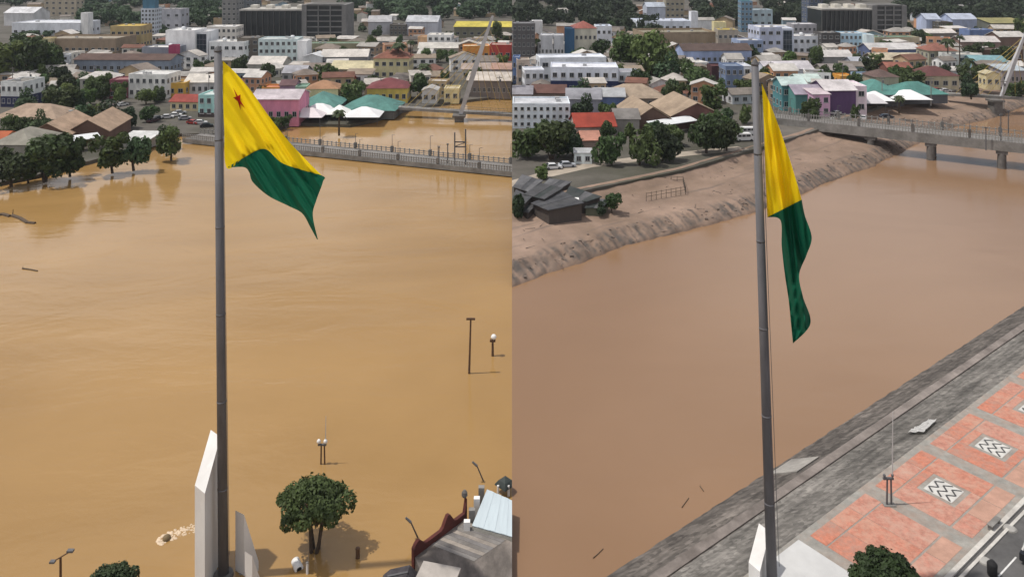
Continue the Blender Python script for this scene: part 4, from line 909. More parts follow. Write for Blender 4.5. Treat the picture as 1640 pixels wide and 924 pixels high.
for lb, px, py, c, rz in (('white car parked below the red tile roof, left half', 268, 190, (206, 206, 206), 20), ('white car nearest the left bridge end', 281, 187, (214, 214, 212), 15),
  ('silver car right of the white cars, left half', 296, 192, (150, 152, 156), 25), ('dark car beside the small street tree, left half', 252, 192, (40, 42, 48), 80),
  ('red car parked by the aqua house, left half', 309, 199, (150, 46, 40), -20), ('white car right of the red car, left half', 321, 199, (206, 206, 206), 10),
  ('black car next to the flagpole, left half', 331, 204, (34, 36, 40), 20), ('dark car below the small street tree, left half', 245, 196, (60, 34, 40), 70),
  ('silver car in front of the cream house wall, left half', 288, 183, (170, 172, 176), 30), ('white car up the street by the dark red shop', 196, 170, (200, 200, 200), 60),
  ('grey car below the dark red shop, left half', 175, 172, (120, 110, 112), 40)): car(lb, px, py, c, rz)
SIDE[0] = 'R'
for lb, px, py, c, rz in (('white car on the pale riverside road', 886, 271, (206, 208, 210), 10), ('silver car right of the white riverside car', 908, 268, (170, 174, 180), 10),
  ('dark car between tents and bridge, right half', 1420, 190, (40, 44, 56), 0), ('white car by the purple hall', 1340, 184, (204, 204, 206), 30), ('white car below the purple hall near a wall', 1332, 196, (206, 206, 206), 80),
  ('red car in front of the colonial house, right half', 1500, 147, (160, 44, 44), 5), ('white car beside the red car, right half', 1514, 148, (204, 204, 206), 5), ('white car at the market end of the bridge', 1382, 192, (206, 206, 206), 70)): car(lb, px, py, c, rz)
car('dark car on the street in the bottom right corner', 1668, 893, (26, 28, 32), 37.4, z=5.97, s=1.05)

# kiosk and van
def kiosk(label, x0, x1, yb, yt, dep, col):
    r, w, h, dp = bld('kiosk', label, x0, x1, yb, yt, dep, col, (190, 192, 194), 'gable', win=(2, 1), rise=.8, cat='kiosk', z=5.3)
kiosk('small white kiosk on the riverside road', 920, 948, 264, 246, 3.6, (206, 214, 218))
def van(label, px, py, rz):
    r = empty('van', P(px, py, ZR), math.radians(rz)); tag(r, label, 'van')
    pm = mat('van_white', (.66, .66, .65), .4, .05)
    bm = bmesh.new(); prof = [(-2.6, .4), (2.6, .4), (2.65, 1.1), (2.1, 1.3), (1.6, 2.2), (-2.55, 2.3)]
    hull8(bm, [(x, -.95, z) for x, z in prof], [(x, .95, z) for x, z in prof]); bmesh.ops.bevel(bm, geom=bm.edges[:], offset=.08, segments=1); obj('body', bm, pm, r)
    for x0, x1 in ((-2.2, -1.2), (-1.0, 0), (.2, 1.4)): obj('window', B(x0, x1, -1.0, 1.0, 1.35, 1.95), GLASS, r)
    me = car_parts((206, 206, 206))[2]
    for x in (-1.7, 1.7):
        for y in (-.88, .88): obj_me('wheel', me, r, (x, y, .36))
van('white van on the bank left of the right flagpole', 1192, 226, 8)
van('second white van behind the first, beside the right flagpole', 1200, 216, 8)

# ------------------------------------------------------------------ bridges
def road_bridge(label, a, b, width, zb, zt, rail_h, step, piers, lamps, ext=0):
    """a->b: near lower edge of the deck, world XY"""
    a, b = Vector((a.x, a.y, 0)), Vector((b.x, b.y, 0)); d = (b - a).normalized(); n = Vector((-d.y, d.x, 0))
    if n.y < 0: n = -n
    Ln = (b - a).length
    root = empty('road_bridge', a, math.atan2(d.y, d.x)); tag(root, label, 'bridge')
    g = 1 if (Matrix.Rotation(math.atan2(d.y, d.x), 3, 'Z') @ Vector((0, 1, 0))).dot(n) > 0 else -1
    obj('deck', B(0, Ln, 0.3, width - .3, zt - .5, zt), mat('bridge_deck', (.2, .19, .18), .9, .2, .4, dirt=(.1, .095, .09)), root)
    for y in (.0, width - .5): obj('girder', B(0, Ln, y, y + .5, zb, zt + .15), CONC if rail_h > 1.2 else DCONC, root)
    for y in (.25, width - .25):
        obj('handrail', B(0, Ln, y - .09, y + .09, zt + rail_h - .16, zt + rail_h), CONC, root)
        obj('lower_rail', B(0, Ln, y - .06, y + .06, zt + rail_h * .45, zt + rail_h * .45 + .12), CONC, root)
    pm = None; k = int(Ln / step)
    bm = bmesh.new(); box(bm, -.11, .11, -.11, .11, 0, rail_h - .02); box(bm, -.15, .15, -.15, .15, rail_h - .02, rail_h + .14)
    pm = bpy.data.meshes.new('rail_post'); bmesh.ops.recalc_face_normals(bm, faces=bm.faces); bm.to_mesh(pm); bm.free(); pm.materials.append(mat('rail_post_paint', (.27, .265, .25), .8, .25, 1))
    for y, st2 in ((.25, step * .5), (width - .25, step)):
        for i in range(int(Ln / st2) + 1): obj_me('rail_post', pm, root, (i * st2, y, zt + .1))
    for s in piers:
        for y in (1.2, width - 1.2): obj('pier_column', T((s, y, -4), (s, y, zb - .5), 1.15, 1.05, 14), DCONC, root)
        obj('pier_cap', B(s - 1.4, s + 1.4, .2, width - .2, zb - .9, zb), DCONC, root)
    for i, (s, hh) in enumerate(lamps):
        y = .25 if i % 2 else width - .25
        lp = obj('lamp_post', T((s, y, zt), (s, y, zt + hh), .09, .06, 6), STEEL, root)
        obj('lamp_arm', T((s, y, zt + hh - .05), (s + .9, y, zt + hh + .15), .05, .05, 5), STEEL, lp)
        obj('planter', B(s - .35, s + .35, y - .3, y + .3, zt + .3, zt + rail_h + .5), DCONC, root)
    return root, Ln
SIDE[0] = 'L'
a, b = P(292, 230, 0), P(820, 285, 0)
b = Vector((-.001, b.y, 0))
br, Ln = road_bridge('grey bridge almost drowned by the flood, left half', a, b, 8, .25, 1.4, 1.3, 1.5, [], [(s, random.uniform(3.5, 6)) for s in range(8, 108, 6)])
# steel portal frame and side posts on the drowned bridge
pf = empty('portal_frame', PD(737, 258, P(737, 276, 0).y + 2)); tag(pf, 'steel H shaped portal frame standing on the drowned bridge', 'frame')
for x in (-1.45, 1.45): obj('upright', B(x - .17, x + .17, -.17, .17, -1.5, 7.6 + (x > 0) * .9), STEEL, pf)
for zz in (3.6, 4.9): obj('crossbar', B(-1.28, 1.28, -.1, .1, zz, zz + .3), STEEL, pf)
obj('brace', T((-1.3, 0, 3.9), (1.3, 0, 4.9), .1), STEEL, pf)
for px, hh, lb in ((703, 4.4, 'short steel gauge post left of the portal frame'), (717, 5.2, 'steel gauge post next to the portal frame')):
    p = empty('gauge_post', PD(px, 256, P(px, 273, 0).y + 1.5)); tag(p, lb, 'post'); obj('pole', B(-.13, .13, -.13, .13, -1.2, hh - 1.2), STEEL, p); obj('cap', B(-.3, .3, -.16, .16, hh - 1.2, hh - .9), STEEL, p)
SIDE[0] = 'R'
dv = Vector((.853, -.522)); a = Vector((78.6, 247.1)); b = a + dv * 112
road_bridge('concrete road bridge on tall piers over the river, right half', a, b, 8, 4.8, 7.3, 2.0, 1.5, [14, 29, 44.5, 61.5, 78, 95], [(s_, random.uniform(3.5, 5.5)) for s_ in range(5, 105, 7)])
for px, hh, lb in ((1579, 6, 'short dark lamp standard on the right bridge'), (1603, 9.5, 'left one of two tall dark poles on the right bridge'), (1615, 10.5, 'right one of two tall dark poles on the right bridge')):
    base = PD(px, 232, P(px, 265, 0).y - 3); p = empty('bridge_mast', base); tag(p, lb, 'pole')
    obj('pole', T((0, 0, -1.5), (0, 0, hh - 1.5), .16, .12), STEEL, p); obj('head', B(-.35, .35, -.2, .2, hh - 1.6, hh - 1.3), STEEL, p)

def foot_bridge(label, xa, ya, xb, yb_, pier_px, pier_y, zd, px_top, y_top, base_px, stays, d_extra=0):
    pb = P(pier_px, pier_y, 0); d = pb.y
    root = empty('footbridge', (pb.x, d, 0)); tag(root, label, 'bridge')
    A = PD(xa, ya, d + 8) - root.location; Bp = PD(xb, yb_, d - 2) - root.location
    dd = (Bp - A); u = Vector((dd.x, dd.y, 0)).normalized(); n = Vector((-u.y, u.x, 0))
    bm = bmesh.new(); hull8(bm, [A, Bp, Bp + n * 3.4, A + n * 3.4], [q + Vector((0, 0, .9)) for q in (A, Bp, Bp + n * 3.4, A + n * 3.4)]); obj('deck', bm, CONC, root)
    for off in (.05, 3.3):
        bm = bmesh.new(); tube(bm, A + n * off + Vector((0, 0, 1.9)), Bp + n * off + Vector((0, 0, 1.9)), .06, .06, 5)
        k = int(dd.length / 3)
        for i in range(k + 1):
            q = A.lerp(Bp, i / k) + n * off; tube(bm, q + Vector((0, 0, .85)), q + Vector((0, 0, 1.9)), .04, .04, 4)
        obj('railing', bm, STEEL, root)
    zc = A.lerp(Bp, .5).z
    bm = bmesh.new(); hull8(bm, [(-1.4, -.5, -4), (1.4, -.5, -4), (1.4, 3.4, -4), (-1.4, 3.4, -4)], [(-1.5, -.5, zc - .6), (1.5, -.5, zc - .6), (1.5, 3.6, zc - .6), (-1.5, 3.6, zc - .6)])
    box(bm, -2.2, 2.2, -.8, 3.9, zc - .6, zc + .1); obj('pier', bm, DCONC, root)
    t = PD(px_top, y_top, d + 1.5) - root.location; s0 = PD(base_px, 178 if SIDE[0] == 'L' else 150, d + 1.5) - root.location
    bm = bmesh.new(); m_ = s0.lerp(t, .45)
    kp = 1.0 if SIDE[0] == 'L' else .7
    def ring(c, w): return [c + Vector(q) for q in ((-w, -w, 0), (w, -w, 0), (w, w, 0), (-w, w, 0))]
    hull8(bm, ring(s0 + Vector((0, 0, -1)), .7 * kp), ring(m_, .95 * kp)); hull8(bm, ring(m_, .95 * kp), ring(t, .4 * kp)); obj('pylon', bm, mat('pylon_white', (.45, .45, .46), .7, .12, .3, dirt=(.25, .25, .25)), root)
    ym = mat('stay_yellow', (.5, .36, .10), .6, .1)
    for i in range(stays):
        f = .5 + .45 * i / stays; top = s0.lerp(t, f)
        for e in (-1, 1):
            q = A.lerp(Bp, max(.02, min(.98, .5 + e * (.12 + .36 * i / stays)))) + n * 1.7 + Vector((0, 0, .9)); obj('stay_cable', T(top, q, .07, .07, 5), ym, root)
SIDE[0] = 'L'
foot_bridge('cable stayed footbridge with leaning white pylon, left half', 630, 176, 860, 190, 735, 196, 3, 789, 26, 738, 6)
SIDE[0] = 'R'
foot_bridge('cable stayed footbridge with leaning pylon at right edge, right half', 1516, 154, 1700, 164, 1598, 186, 3, 1646, 44, 1604, 5)

# ------------------------------------------------------------------ flagpoles, monuments, flags
POLEM = mat('flagpole_steel', (.125, .125, .135), .6, .25, 1.5, (1, 1, .15), dirt=(.085, .083, .088), dirt_amt=.6, spec=.3)
def flagpole(label, top_px, top_y, bot_px, bot_y, z, r0, r1):
    b = P(bot_px, bot_y, z); t = PD(top_px, top_y, b.y) - b
    root = empty('flagpole', b); tag(root, label, 'flagpole')
    N = 6
    obj('mast', T(Vector((0, 0, 0)), t, r0, r1, 24), POLEM, root, True)
    for i in range(1, N): obj('joint_ring', T(t * (i / N) - Vector((0, 0, .08)), t * (i / N) + Vector((0, 0, .08)), r0 + (r1 - r0) * i / N + .015, None, 24), POLEM, root, True)
    obj('base_plate', T((0, 0, -.2), (0, 0, .3), r0 * 2, r0 * 1.8, 16), DCONC, root)
    bm = bmesh.new(); lathe(bm, [(r1 * .9, 0), (r1 * 1.1, .15), (r1 * .5, .5), (.05, .6)], 12, t); obj('cap', bm, STEEL, root)
    obj('halyard', T(t + Vector((r1 + .1, -.1, -1)), Vector((r0 + .1, -.1, 2)), .025, .025, 4), STEEL, root)
    return b, t
def interp(c, f):
    f *= len(c) - 1; i = min(len(c) - 2, int(f)); q = f - i
    p0, p1, p2, p3 = (Vector(c[max(0, i - 1)]), Vector(c[i]), Vector(c[i + 1]), Vector(c[min(len(c) - 1, i + 2)]))
    return .5 * ((2 * p1) + (p2 - p0) * q + (2 * p0 - 5 * p1 + 4 * p2 - p3) * q * q + (3 * p1 - p0 - 3 * p2 + p3) * q ** 3)
def cloth(col, name):
    return mat(name, col, .75, .06, .4, trans=.42, spec=.15, bump=.15, bscale=9)
def patch(name, A, Bc, d, fold, m, root, NU=70, NV=44):
    bm = bmesh.new(); g = []
    for i in range(NU + 1):
        a, b = interp(A, i / NU), interp(Bc, i / NU); row = []
        for j in range(NV + 1):
            q = a.lerp(b, j / NV); row.append(bm.verts.new(PD(q.x, q.y, d + fold(q.x, q.y)) - root.location))
        g.append(row)
    for i in range(NU):
        for j in range(NV): bm.faces.new((g[i][j], g[i + 1][j], g[i + 1][j + 1], g[i][j + 1]))
    bmesh.ops.remove_doubles(bm, verts=bm.verts, dist=.002)
    return obj(name, bm, m, root, True)
YEL = cloth((.92, .70, .008), 'flag_yellow'); GRN = cloth((.005, .115, .062), 'flag_green'); RED = cloth((.45, .02, .012), 'flag_red')
SIDE[0] = 'L'
b, t = flagpole('tall dark steel flagpole rising from the flood, left half', 349, 84, 358, 922, 0, .47, .34); dL = b.y
root = empty('flag', PD(358, 180, dL)); tag(root, 'yellow and green flag with red star flying from the left pole', 'flag')
def foldL(x, y):
    u = max(0, (x - 357) / 160); c = (x - 357) * .77 - (y - 98) * .50
    return -7.0 * u - 1.5 * max(0, (y - 98) / 280 - u) + min(1, u * 4 + .12) * (.5 * math.sin(c * .17 + .6) + .3 * math.sin(c * .36 + y * .012 + 1.2) + .10 * math.sin(c * .8 + 2))
top = [(357, 98), (378, 118), (402, 146), (432, 188), (462, 226), (492, 258), (515, 281)]
dia = [(363, 269), (380, 257), (400, 247), (424, 239), (440, 250), (470, 268), (515, 281)]
bot = [(363, 269), (395, 268), (405, 292), (434, 316), (482, 340), (497, 366), (508, 384)]
fly = [(363, 269)]
# hoist edge closes the yellow field along the pole
patch('yellow_field', top, [(357, 98), (357, 150), (359, 205), (363, 269), (392, 252), (424, 239), (455, 263), (515, 281)], dL, foldL, YEL, root)
patch('green_field', [(363, 269), (392, 252), (424, 239), (455, 263), (515, 281), (517, 292), (507, 320), (501, 345), (509, 383)], [(363, 269), (390, 268), (399, 276), (405, 292), (430, 314), (462, 330), (484, 342), (497, 364), (508, 384)], dL, foldL, GRN, root)
st = []
cx, cy = 382, 160
for i in range(10):
    a_ = -math.pi / 2 + i * math.pi / 5; r_ = 26 if i % 2 == 0 else 9
    ux, uy = math.cos(a_) * r_ * .26, math.sin(a_) * r_ * .8
    th = math.radians(-24); st.append((cx + ux * math.cos(th) - uy * math.sin(th), cy + ux * math.sin(th) + uy * math.cos(th)))
def starface(pts, off):
    c = (cx, cy); bm = bmesh.new()
    vv = [bm.verts.new(PD(x, y, dL + foldL(x, y) - off) - root.location) for x, y in pts]; cc = bm.verts.new(PD(cx, cy, dL + foldL(cx, cy) - off) - root.location)
    for i in range(10): bm.faces.new((cc, vv[i], vv[(i + 1) % 10]))
    bmesh.ops.solidify(bm, geom=bm.faces[:], thickness=.02); return bm
obj('star', starface(st, .16), RED, root)
SIDE[0] = 'R'
b, t = flagpole('tall dark steel flagpole on the dry plaza, right half', 1209, 106, 1237, 945, 6.05, .42, .29); dR = b.y
root = empty('flag', PD(1222, 250, dR)); tag(root, 'limp yellow and green flag hanging from the right pole', 'flag')
def foldR(x, y):
    u = max(0, min(1, (x - 1216 - (y - 135) * .04) / 70)); c = x - (y - 135) * .20
    return min(1, u * 5 + .15) * (.85 * math.sin(c * .19 + .5) + .45 * math.sin(c * .45 + y * .035) + .22 * max(0, (y - 400) / 150) * math.sin(x * .5 + y * .21) + .12 * math.sin(y * .07 + x * .12)) - 3.0 * u
dg = [(1229, 348), (1240, 340), (1252, 334), (1268, 327), (1284, 320)]
patch('yellow_field', [(1220, 134), (1223, 190), (1225, 250), (1227, 305), (1229, 348)], [(1220, 134), (1238, 178), (1254, 222), (1270, 272), (1284, 320)], dR, foldR, YEL, root)
patch('green_field', [(1229, 348), (1250, 353), (1252, 395), (1257, 440), (1263, 480), (1267, 520), (1270, 550)], [(1284, 320), (1289, 345), (1300, 380), (1292, 408), (1280, 440), (1286, 475), (1298, 518), (1270, 550)], dR, foldR, GRN, root)

MON = mat('monument_white', (.66, .65, .63), .75, .06, .5, (1, 1, .3), dirt=(.42, .40, .37), dirt_amt=.45, bump=.1)
def fin(label, near_l, near_r, far_r, d0, d1, d2, y_near, y_far, z):
    """concrete fin: edge face between near_l and near_r columns, flank running back to far_r, sloping top"""
    q = lambda px, d: Vector(((px - 820) * d / F, d, 0))
    a, b, c = q(near_l, d0), q(near_r, d1), q(far_r, d2); e = a + (c - b)
    zt0 = H - (y_near - YH) * d1 / F; zt1 = H - (y_far - YH) * d2 / F
    bm = bmesh.new(); V = lambda p, zz: Vector((p.x, p.y, zz))
    r = empty('monument_fin', V(b, z)); tag(r, label, 'monument'); o = r.location
    hull8(bm, [V(a, z - .5) - o, V(b, z - .5) - o, V(c, z - .5) - o, V(e, z - .5) - o], [V(a, zt0) - o, V(b, zt0) - o, V(c, zt1) - o, V(e, zt1) - o]); bmesh.ops.bevel(bm, geom=bm.edges[:], offset=.02, segments=1)
    obj('slab', bm, MON, r)
    obj('footing', B(-.5, .6, .1, 1.2, -.6, .05), CONC, r)
SIDE[0] = 'L'
fin('tall white concrete fin with sloping top against the left flagpole', 312, 328, 353, 72.7, 71.6, 75.8, 790, 699, 0)
fin('short grey white concrete fin right of the left flagpole', 377, 391, 414, 74.6, 74.0, 74.6, 824, 898, 0)
fin('low white fin nearest the camera right of left flagpole', 392, 404, 418, 72.2, 71.6, 72.4, 890, 930, 0)
SIDE[0] = 'R'
fin('white concrete fin with blue shaded edge at the right flagpole', 1199, 1217, 1233, 65.2, 64.2, 66.8, 915, 851, 6.2)

# ------------------------------------------------------------------ foreground of the flooded half
SIDE[0] = 'L'
tree('broad crowned tree standing in the flood at the bottom, left half', 504, 881, 122, 761, z=0, near=True, v=0, clear=.38, group='foreground trees')
tree('green tree crown cut by the bottom edge, left half', 175, 985, 96, 902, z=0, near=True, v=1, clear=.3, group='foreground trees')
SIDE[0] = 'R'
tree('round green tree crown cut by the bottom edge, right half', 1418, 975, 118, 880, z=6, near=True, v=3, clear=.3, group='foreground trees')
SIDE[0] = 'L'
def post(label, px, yb, yt, kind, z=0, lean=0, name='lamp_post'):
    p = P(px, yb, z); h = (yb - yt) * p.y / F; r = empty(name, p); tag(r, label, 'lamp post')
    if kind == 'tall':
        obj('pole', T((0, 0, -1), (lean, 0, h), .16, .11), RUSTY, r); obj('head', B(lean - .6, lean + .6, -.15, .15, h, h + .22), RUSTY, r)
    elif kind == 'tee':
        obj('pole', T((0, 0, -1), (lean, 0, h), .13, .1), RUSTY, r)
        obj('lamp_arm', T((lean - .5, -.3, h - .1), (lean + .75, .4, h + .35), .06), RUSTY, r); obj('lamp_head', B(lean + .4, lean + .95, .2, .55, h + .28, h + .45), STEEL, r); obj('lamp_head', B(lean - .75, lean - .3, -.5, -.15, h - .16, h), STEEL, r)
    elif kind == 'globe':
        obj('pole', T((0, 0, -1), (0, 0, h - .6), .2, .14), RUSTY, r); obj('bracket', B(-.4, .4, -.2, .2, h - .8, h - .5), RUSTY, r)
        bm = bmesh.new(); lathe(bm, [(.15, -.3), (.36, -.1), (.4, .12), (.25, .36), (.05, .44)], 12, (.15, 0, h - .2)); obj('globe', bm, WHITE, r, True)
    elif kind == 'twin':
        h2 = h; kk = 1.0 if SIDE[0] == 'L' else .6
        for x in (-.33, .33):
            x *= .7; obj('post', T((x, 0, -1), (x * .75, 0, h2), .1, .08), RUSTY if SIDE[0] == 'L' else STEEL, r)
        obj('crossbar', B(-.55, .4, -.1, .1, h2 - .08, h2 + .1), STEEL, r)
        for x in (-.45, .3):
            bm = bmesh.new(); lathe(bm, [(.12 * kk, 0), (.22 * kk, .1), (.22 * kk, .3 * kk), (.1 * kk, .45 * kk)], 10, (x, 0, h2 + .16)); obj('lamp_globe', bm, WHITE if SIDE[0] == 'L' else STEEL, r, True)
        obj('mast', T((.3, 0, h2), (.35, 0, h2 + (3.2 if SIDE[0] == 'L' else 6.2)), .06, .03, 6), mat('pale_mast', (.45, .44, .43), .5), r)
        obj('footing', B(-.55, .55, -.3, .3, -1, .06 if SIDE[0] == 'R' else -.3), CONC, r)
post('tall rusty lamp post in the flood near the seam, left half', 751, 598, 512, 'tall', lean=.25)
post('short lamp post with white globe in the flood near the seam', 789, 570, 538, 'globe')
post('twin post lamp with white globes above the flooded tree', 517, 743, 712, 'twin')
post('flooded lamp post with tilted T shaped head, bottom left', 97, 955, 893, 'tee')
SIDE[0] = 'R'
post('dark twin post lamp with tall pale mast on the red plaza', 1424, 808, 766, 'twin', z=6.02)
SIDE[0] = 'L'
# leaning lamp arms over the water
for lb, x0, y0, x1, y1, dd in (('thin leaning lamp arm left of the red parapet', 676, 856, 658, 836, 80), ('thin leaning lamp arm above the pale metal roof', 780, 766, 764, 746, 92)):
    a = P(x0, y0, .1); e = PD(x1, y1, a.y - .5); r = empty('leaning_lamp', a); tag(r, lb, 'lamp post')
    e = e - a; obj('pole', T((0, 0, -1.2), e, .09, .07, 6), STEEL, r); obj('lamp_head', T(e, e + Vector((-.5, 0, .45)), .13, .1, 6), STEEL, r)
# drifting debris, buoy, drum
DEB = mat('driftwood', (.09, .065, .045), .9, .3, 2)
def log(label, pts, r, z=0.05):
    root = empty('floating_log', P(*pts[0], z)); tag(root, label, 'log'); bm = bmesh.new(); w = [P(x, y, z) - root.location for x, y in pts]
    for i in range(len(w) - 1): tube(bm, w[i], w[i + 1], r * (1 - .25 * i / len(w)), r * (1 - .25 * (i + 1) / len(w)), 7)
    obj('trunk', bm, DEB, root)
    br_ = bmesh.new(); tube(br_, w[0], w[0] + Vector((.1, .1, 1.6 * min(1, r * 2))), r * .3, r * .1, 5); obj('branch', br_, DEB, root)
log('dark floating tree trunk near the left edge of the flood', [(20, 346), (32, 350), (44, 357), (56, 358)], .45); log('small floating snag at the left edge of the flood', [(-4, 345), (6, 344), (16, 347)], .5)
log('faint floating branch below the trunk at left, left half', [(36, 430), (50, 432), (60, 434)], .16)
FOAM = mat('foam', (.58, .46, .33), .9, .15, 1.5)
r = empty('mooring_buoy', P(267, 863, 0)); tag(r, 'round half sunk buoy with foam wake left of the fin', 'buoy')
bm = bmesh.new(); lathe(bm, [(.2, -.4), (.36, -.1), (.4, .1), (.32, .3), (.16, .42), (.05, .45)], 14); obj('float', bm, mat('buoy_mud', (.16, .115, .06), .7, .3, 3), r, True)
bm = bmesh.new(); rnd = random.Random(5)
for i in range(170):
    t_ = rnd.uniform(0, 1); x = t_ * 3.3 + rnd.uniform(-.2, .2) - .3; y = t_ * 2.0 + rnd.uniform(-.6, .9); s_ = rnd.uniform(.05, .2) * (1 - .5 * t_)
    if x * x + y * y < .16: continue
    lathe(bm, [(s_, 0), (s_ * .8, .03), (s_ * .3, .06)], 7, (x, y, -.01))
for i in range(40):
    a_ = rnd.uniform(1.4, 4.6); q = rnd.uniform(.42, .85); s_ = rnd.uniform(.08, .22); lathe(bm, [(s_, 0), (s_ * .8, .04), (s_ * .3, .08)], 7, (q * math.cos(a_), q * math.sin(a_), -.01))
o = obj('foam_wake', bm, FOAM, r); o['kind'] = 'stuff'
r = empty('plastic_drum', P(476, 908, 0), math.radians(35)); tag(r, 'white drum with dark mouth floating below the flooded tree', 'drum')
bm = bmesh.new(); tube(bm, (0, -.5, .12), (0, .55, .3), .42, .38, 16); obj('shell', bm, WHITE, r, True)
obj('mouth', T((0, -.53, .12), (0, -.45, .13), .24, .24, 12), BLACK, r); obj('lid_ring', T((0, -.515, .12), (0, -.48, .12), .36, .36, 16), WHITE, r)
r = empty('marker_post', P(492, 918, 0)); tag(r, 'short white marker post beside the white drum', 'post'); obj('pole', T((0, 0, -.5), (0, 0, 1.0), .12, .1), WHITE, r); obj('cap', T((0, 0, 1.0), (0, 0, 1.08), .15, .12), CONC, r)
r = empty('sunken_bollard', P(573, 893, 0)); tag(r, 'small dark post in the shade of the flooded tree', 'post'); obj('pole', T((0, 0, -.5), (0, 0, .85), .2, .2), RUSTY, r); obj('cap', T((0, 0, .85), (0, 0, .97), .24, .2), RUSTY, r)
# ------------------------------------------------------------------ red parapet building at the bottom of the flooded half
SIDE[0] = 'L'
zr = 1.1
root = empty('old_warehouse', P(745, 900, 0)); tag(root, 'old building with dark red scalloped parapet and stained flat roof', 'building'); o0 = root.location
par = [(662, 905), (664, 876), (688, 862), (702, 846), (712, 818), (722, 832), (740, 812), (745, 800)]
RD = mat('dark_red_render', (.105, .028, .022), .85, .25, .8, dirt=(.05, .02, .018), dirt_amt=.6)
A = P(659, 890, zr); Bp = P(744, 826, zr)
n_ = 24; bm = bmesh.new(); dv = (Bp - A).normalized(); nv = Vector((dv.y, -dv.x, 0))
hts = []
for i in range(n_ + 1):
    f = i / n_; hgt = .55 + 1.25 * max(0, math.sin(f * 3.6 * math.pi + .6)) ** 2 * (.55 + .5 * f)
    if f > .96: hgt = 1.9
    hts.append(hgt)
for i in range(n_):
    a_, b_ = A.lerp(Bp, i / n_) - o0, A.lerp(Bp, (i + 1) / n_) - o0
    lo = Vector((0, 0, -4)); hull8(bm, [a_ + lo, b_ + lo, b_ + lo + nv * .35, a_ + lo + nv * .35], [a_ + Vector((0, 0, hts[i])), b_ + Vector((0, 0, hts[i + 1])), b_ + nv * .35 + Vector((0, 0, hts[i + 1])), a_ + nv * .35 + Vector((0, 0, hts[i]))])
obj('parapet', bm, RD, root)
bm = bmesh.new(); lathe(bm, [(.2, 0), (.3, .15), (.28, .5), (.1, .7)], 8, Bp - o0 + Vector((0, 0, 1.9))); obj('finial', bm, DCONC, root)
# stained roof: from parapet towards the seam, with the slab edge
pts = [P(664, 890, zr), P(742, 832, zr), P(757, 838, zr), P(830, 872, zr), P(830, 960, zr), P(690, 960, zr)]
bm = bmesh.new(); hull8(bm, [p - o0 + Vector((0, 0, -3.5)) for p in pts], [p - o0 for p in pts])
obj('roof', bm, mat('stained_roof', (.19, .165, .145), .95, .5, .5, (1, .5, 1), dirt=(.05, .044, .04), dirt_amt=.95, bump=.4), root)
for i in range(9):      # roofing felt strips with visible laps
    f0, f1 = i / 9, (i + .96) / 9
    e0, e1 = P(690, 872, zr).lerp(P(748, 836, zr), f0), P(690, 872, zr).lerp(P(748, 836, zr), f1); rt_ = Vector((4.2, -2.1, 0))
    bm = bmesh.new(); q = [e0, e0 + rt_, e1 + rt_, e1]; hull8(bm, [p - o0 + Vector((0, 0, -.05)) for p in q], [p - o0 + Vector((0, 0, .025)) for p in q]); obj('felt_strip', bm, mat('felt_%d' % (i % 3), [(.24, .225, .21), (.17, .16, .155), (.29, .255, .22)][i % 3], .95, .3, .6, dirt=(.09, .08, .07), dirt_amt=.7), root)
tb = P(698, 962, zr)
bm = bmesh.new(); box(bm, -1.55, 1.55, 0, 1.9, -1, 1.7); ob = obj('stair_head', bm, mat('stair_head_render', (.21, .205, .195), .9, .2, .6, dirt=(.1, .1, .095), dirt_amt=.6), root); ob.location = tb - o0; ob.rotation_euler = (0, 0, math.radians(-14))
obj('cap_slab', B(-1.75, 1.75, -.25, 1.7, 1.72, 1.95), mat('cap_slab', (.34, .31, .28), .9, .2, .6), ob)
obj('louvre', B(-1.45, 1.2, -.06, .05, 1.2, 1.62), BLACK, ob)
# pale blue corrugated metal roof
r2 = empty('metal_roof_house', P(790, 840, zr)); tag(r2, 'pale blue corrugated metal roof beside the stained flat roof', 'roof')
q = [P(756, 842, zr + .4), P(820.5, 860, zr + .4), PD(820.5, 802, P(820, 812, zr).y), PD(780, 784, P(780, 798, zr).y)]
SHT = mat('pale_blue_sheet', (.46, .53, .56), .45, .06, .6, (3, .3, 1), dirt=(.36, .40, .42), dirt_amt=.5, spec=.5)
nS = 7
for i in range(nS):
    f0, f1 = i / nS, (i + 1) / nS; a_, b_, c_, d_ = q[0].lerp(q[1], f0), q[0].lerp(q[1], f1), q[3].lerp(q[2], f1), q[3].lerp(q[2], f0)
    up = Vector((0, 0, .06 + .03 * (i % 2))); bm = bmesh.new(); hull8(bm, [p - r2.location for p in (a_, b_, c_, d_)], [p - r2.location + up for p in (a_, b_, c_, d_)]); obj('roof_sheet', bm, SHT, r2)
bm = bmesh.new(); dn = Vector((0, 0, -.08)); hull8(bm, [Vector((p.x, p.y, -1)) - r2.location for p in q], [p - r2.location + dn for p in q]); obj('wall', bm, wallm((150, 148, 140)), r2)
for i in range(4):
    f = i / 3; p = q[0].lerp(q[3], f * .95) - r2.location + Vector((-.5, .1, -.2)); obj('parapet_pier', B(p.x - .3, p.x + .3, p.y - .25, p.y + .25, -3.5, p.z + .65), CONC if i % 2 else WHITE, r2)
r3 = empty('corner_pavilion', P(812, 800, 0)); tag(r3, 'dark peaked pavilion roof with white corner post at the seam', 'pavilion')
bm = bmesh.new(); lathe(bm, [(1.15, 1.2), (1.05, 1.35), (.7, 1.7), (.3, 1.9), (.1, 2.0)], 4, (-.2, 1.2, -.4)); obj('roof', bm, mat('pavilion_dark', (.03, .038, .036), .7, .3, 1), r3)
for x in (-.95, .15): obj('post', T((x, .6, -1), (x, .6, 1.1), .12), WHITE, r3)
r4 = empty('debris_roof', P(640, 935, 0)); tag(r4, 'small dark broken gable roof at bottom beside the parapet', 'roof')
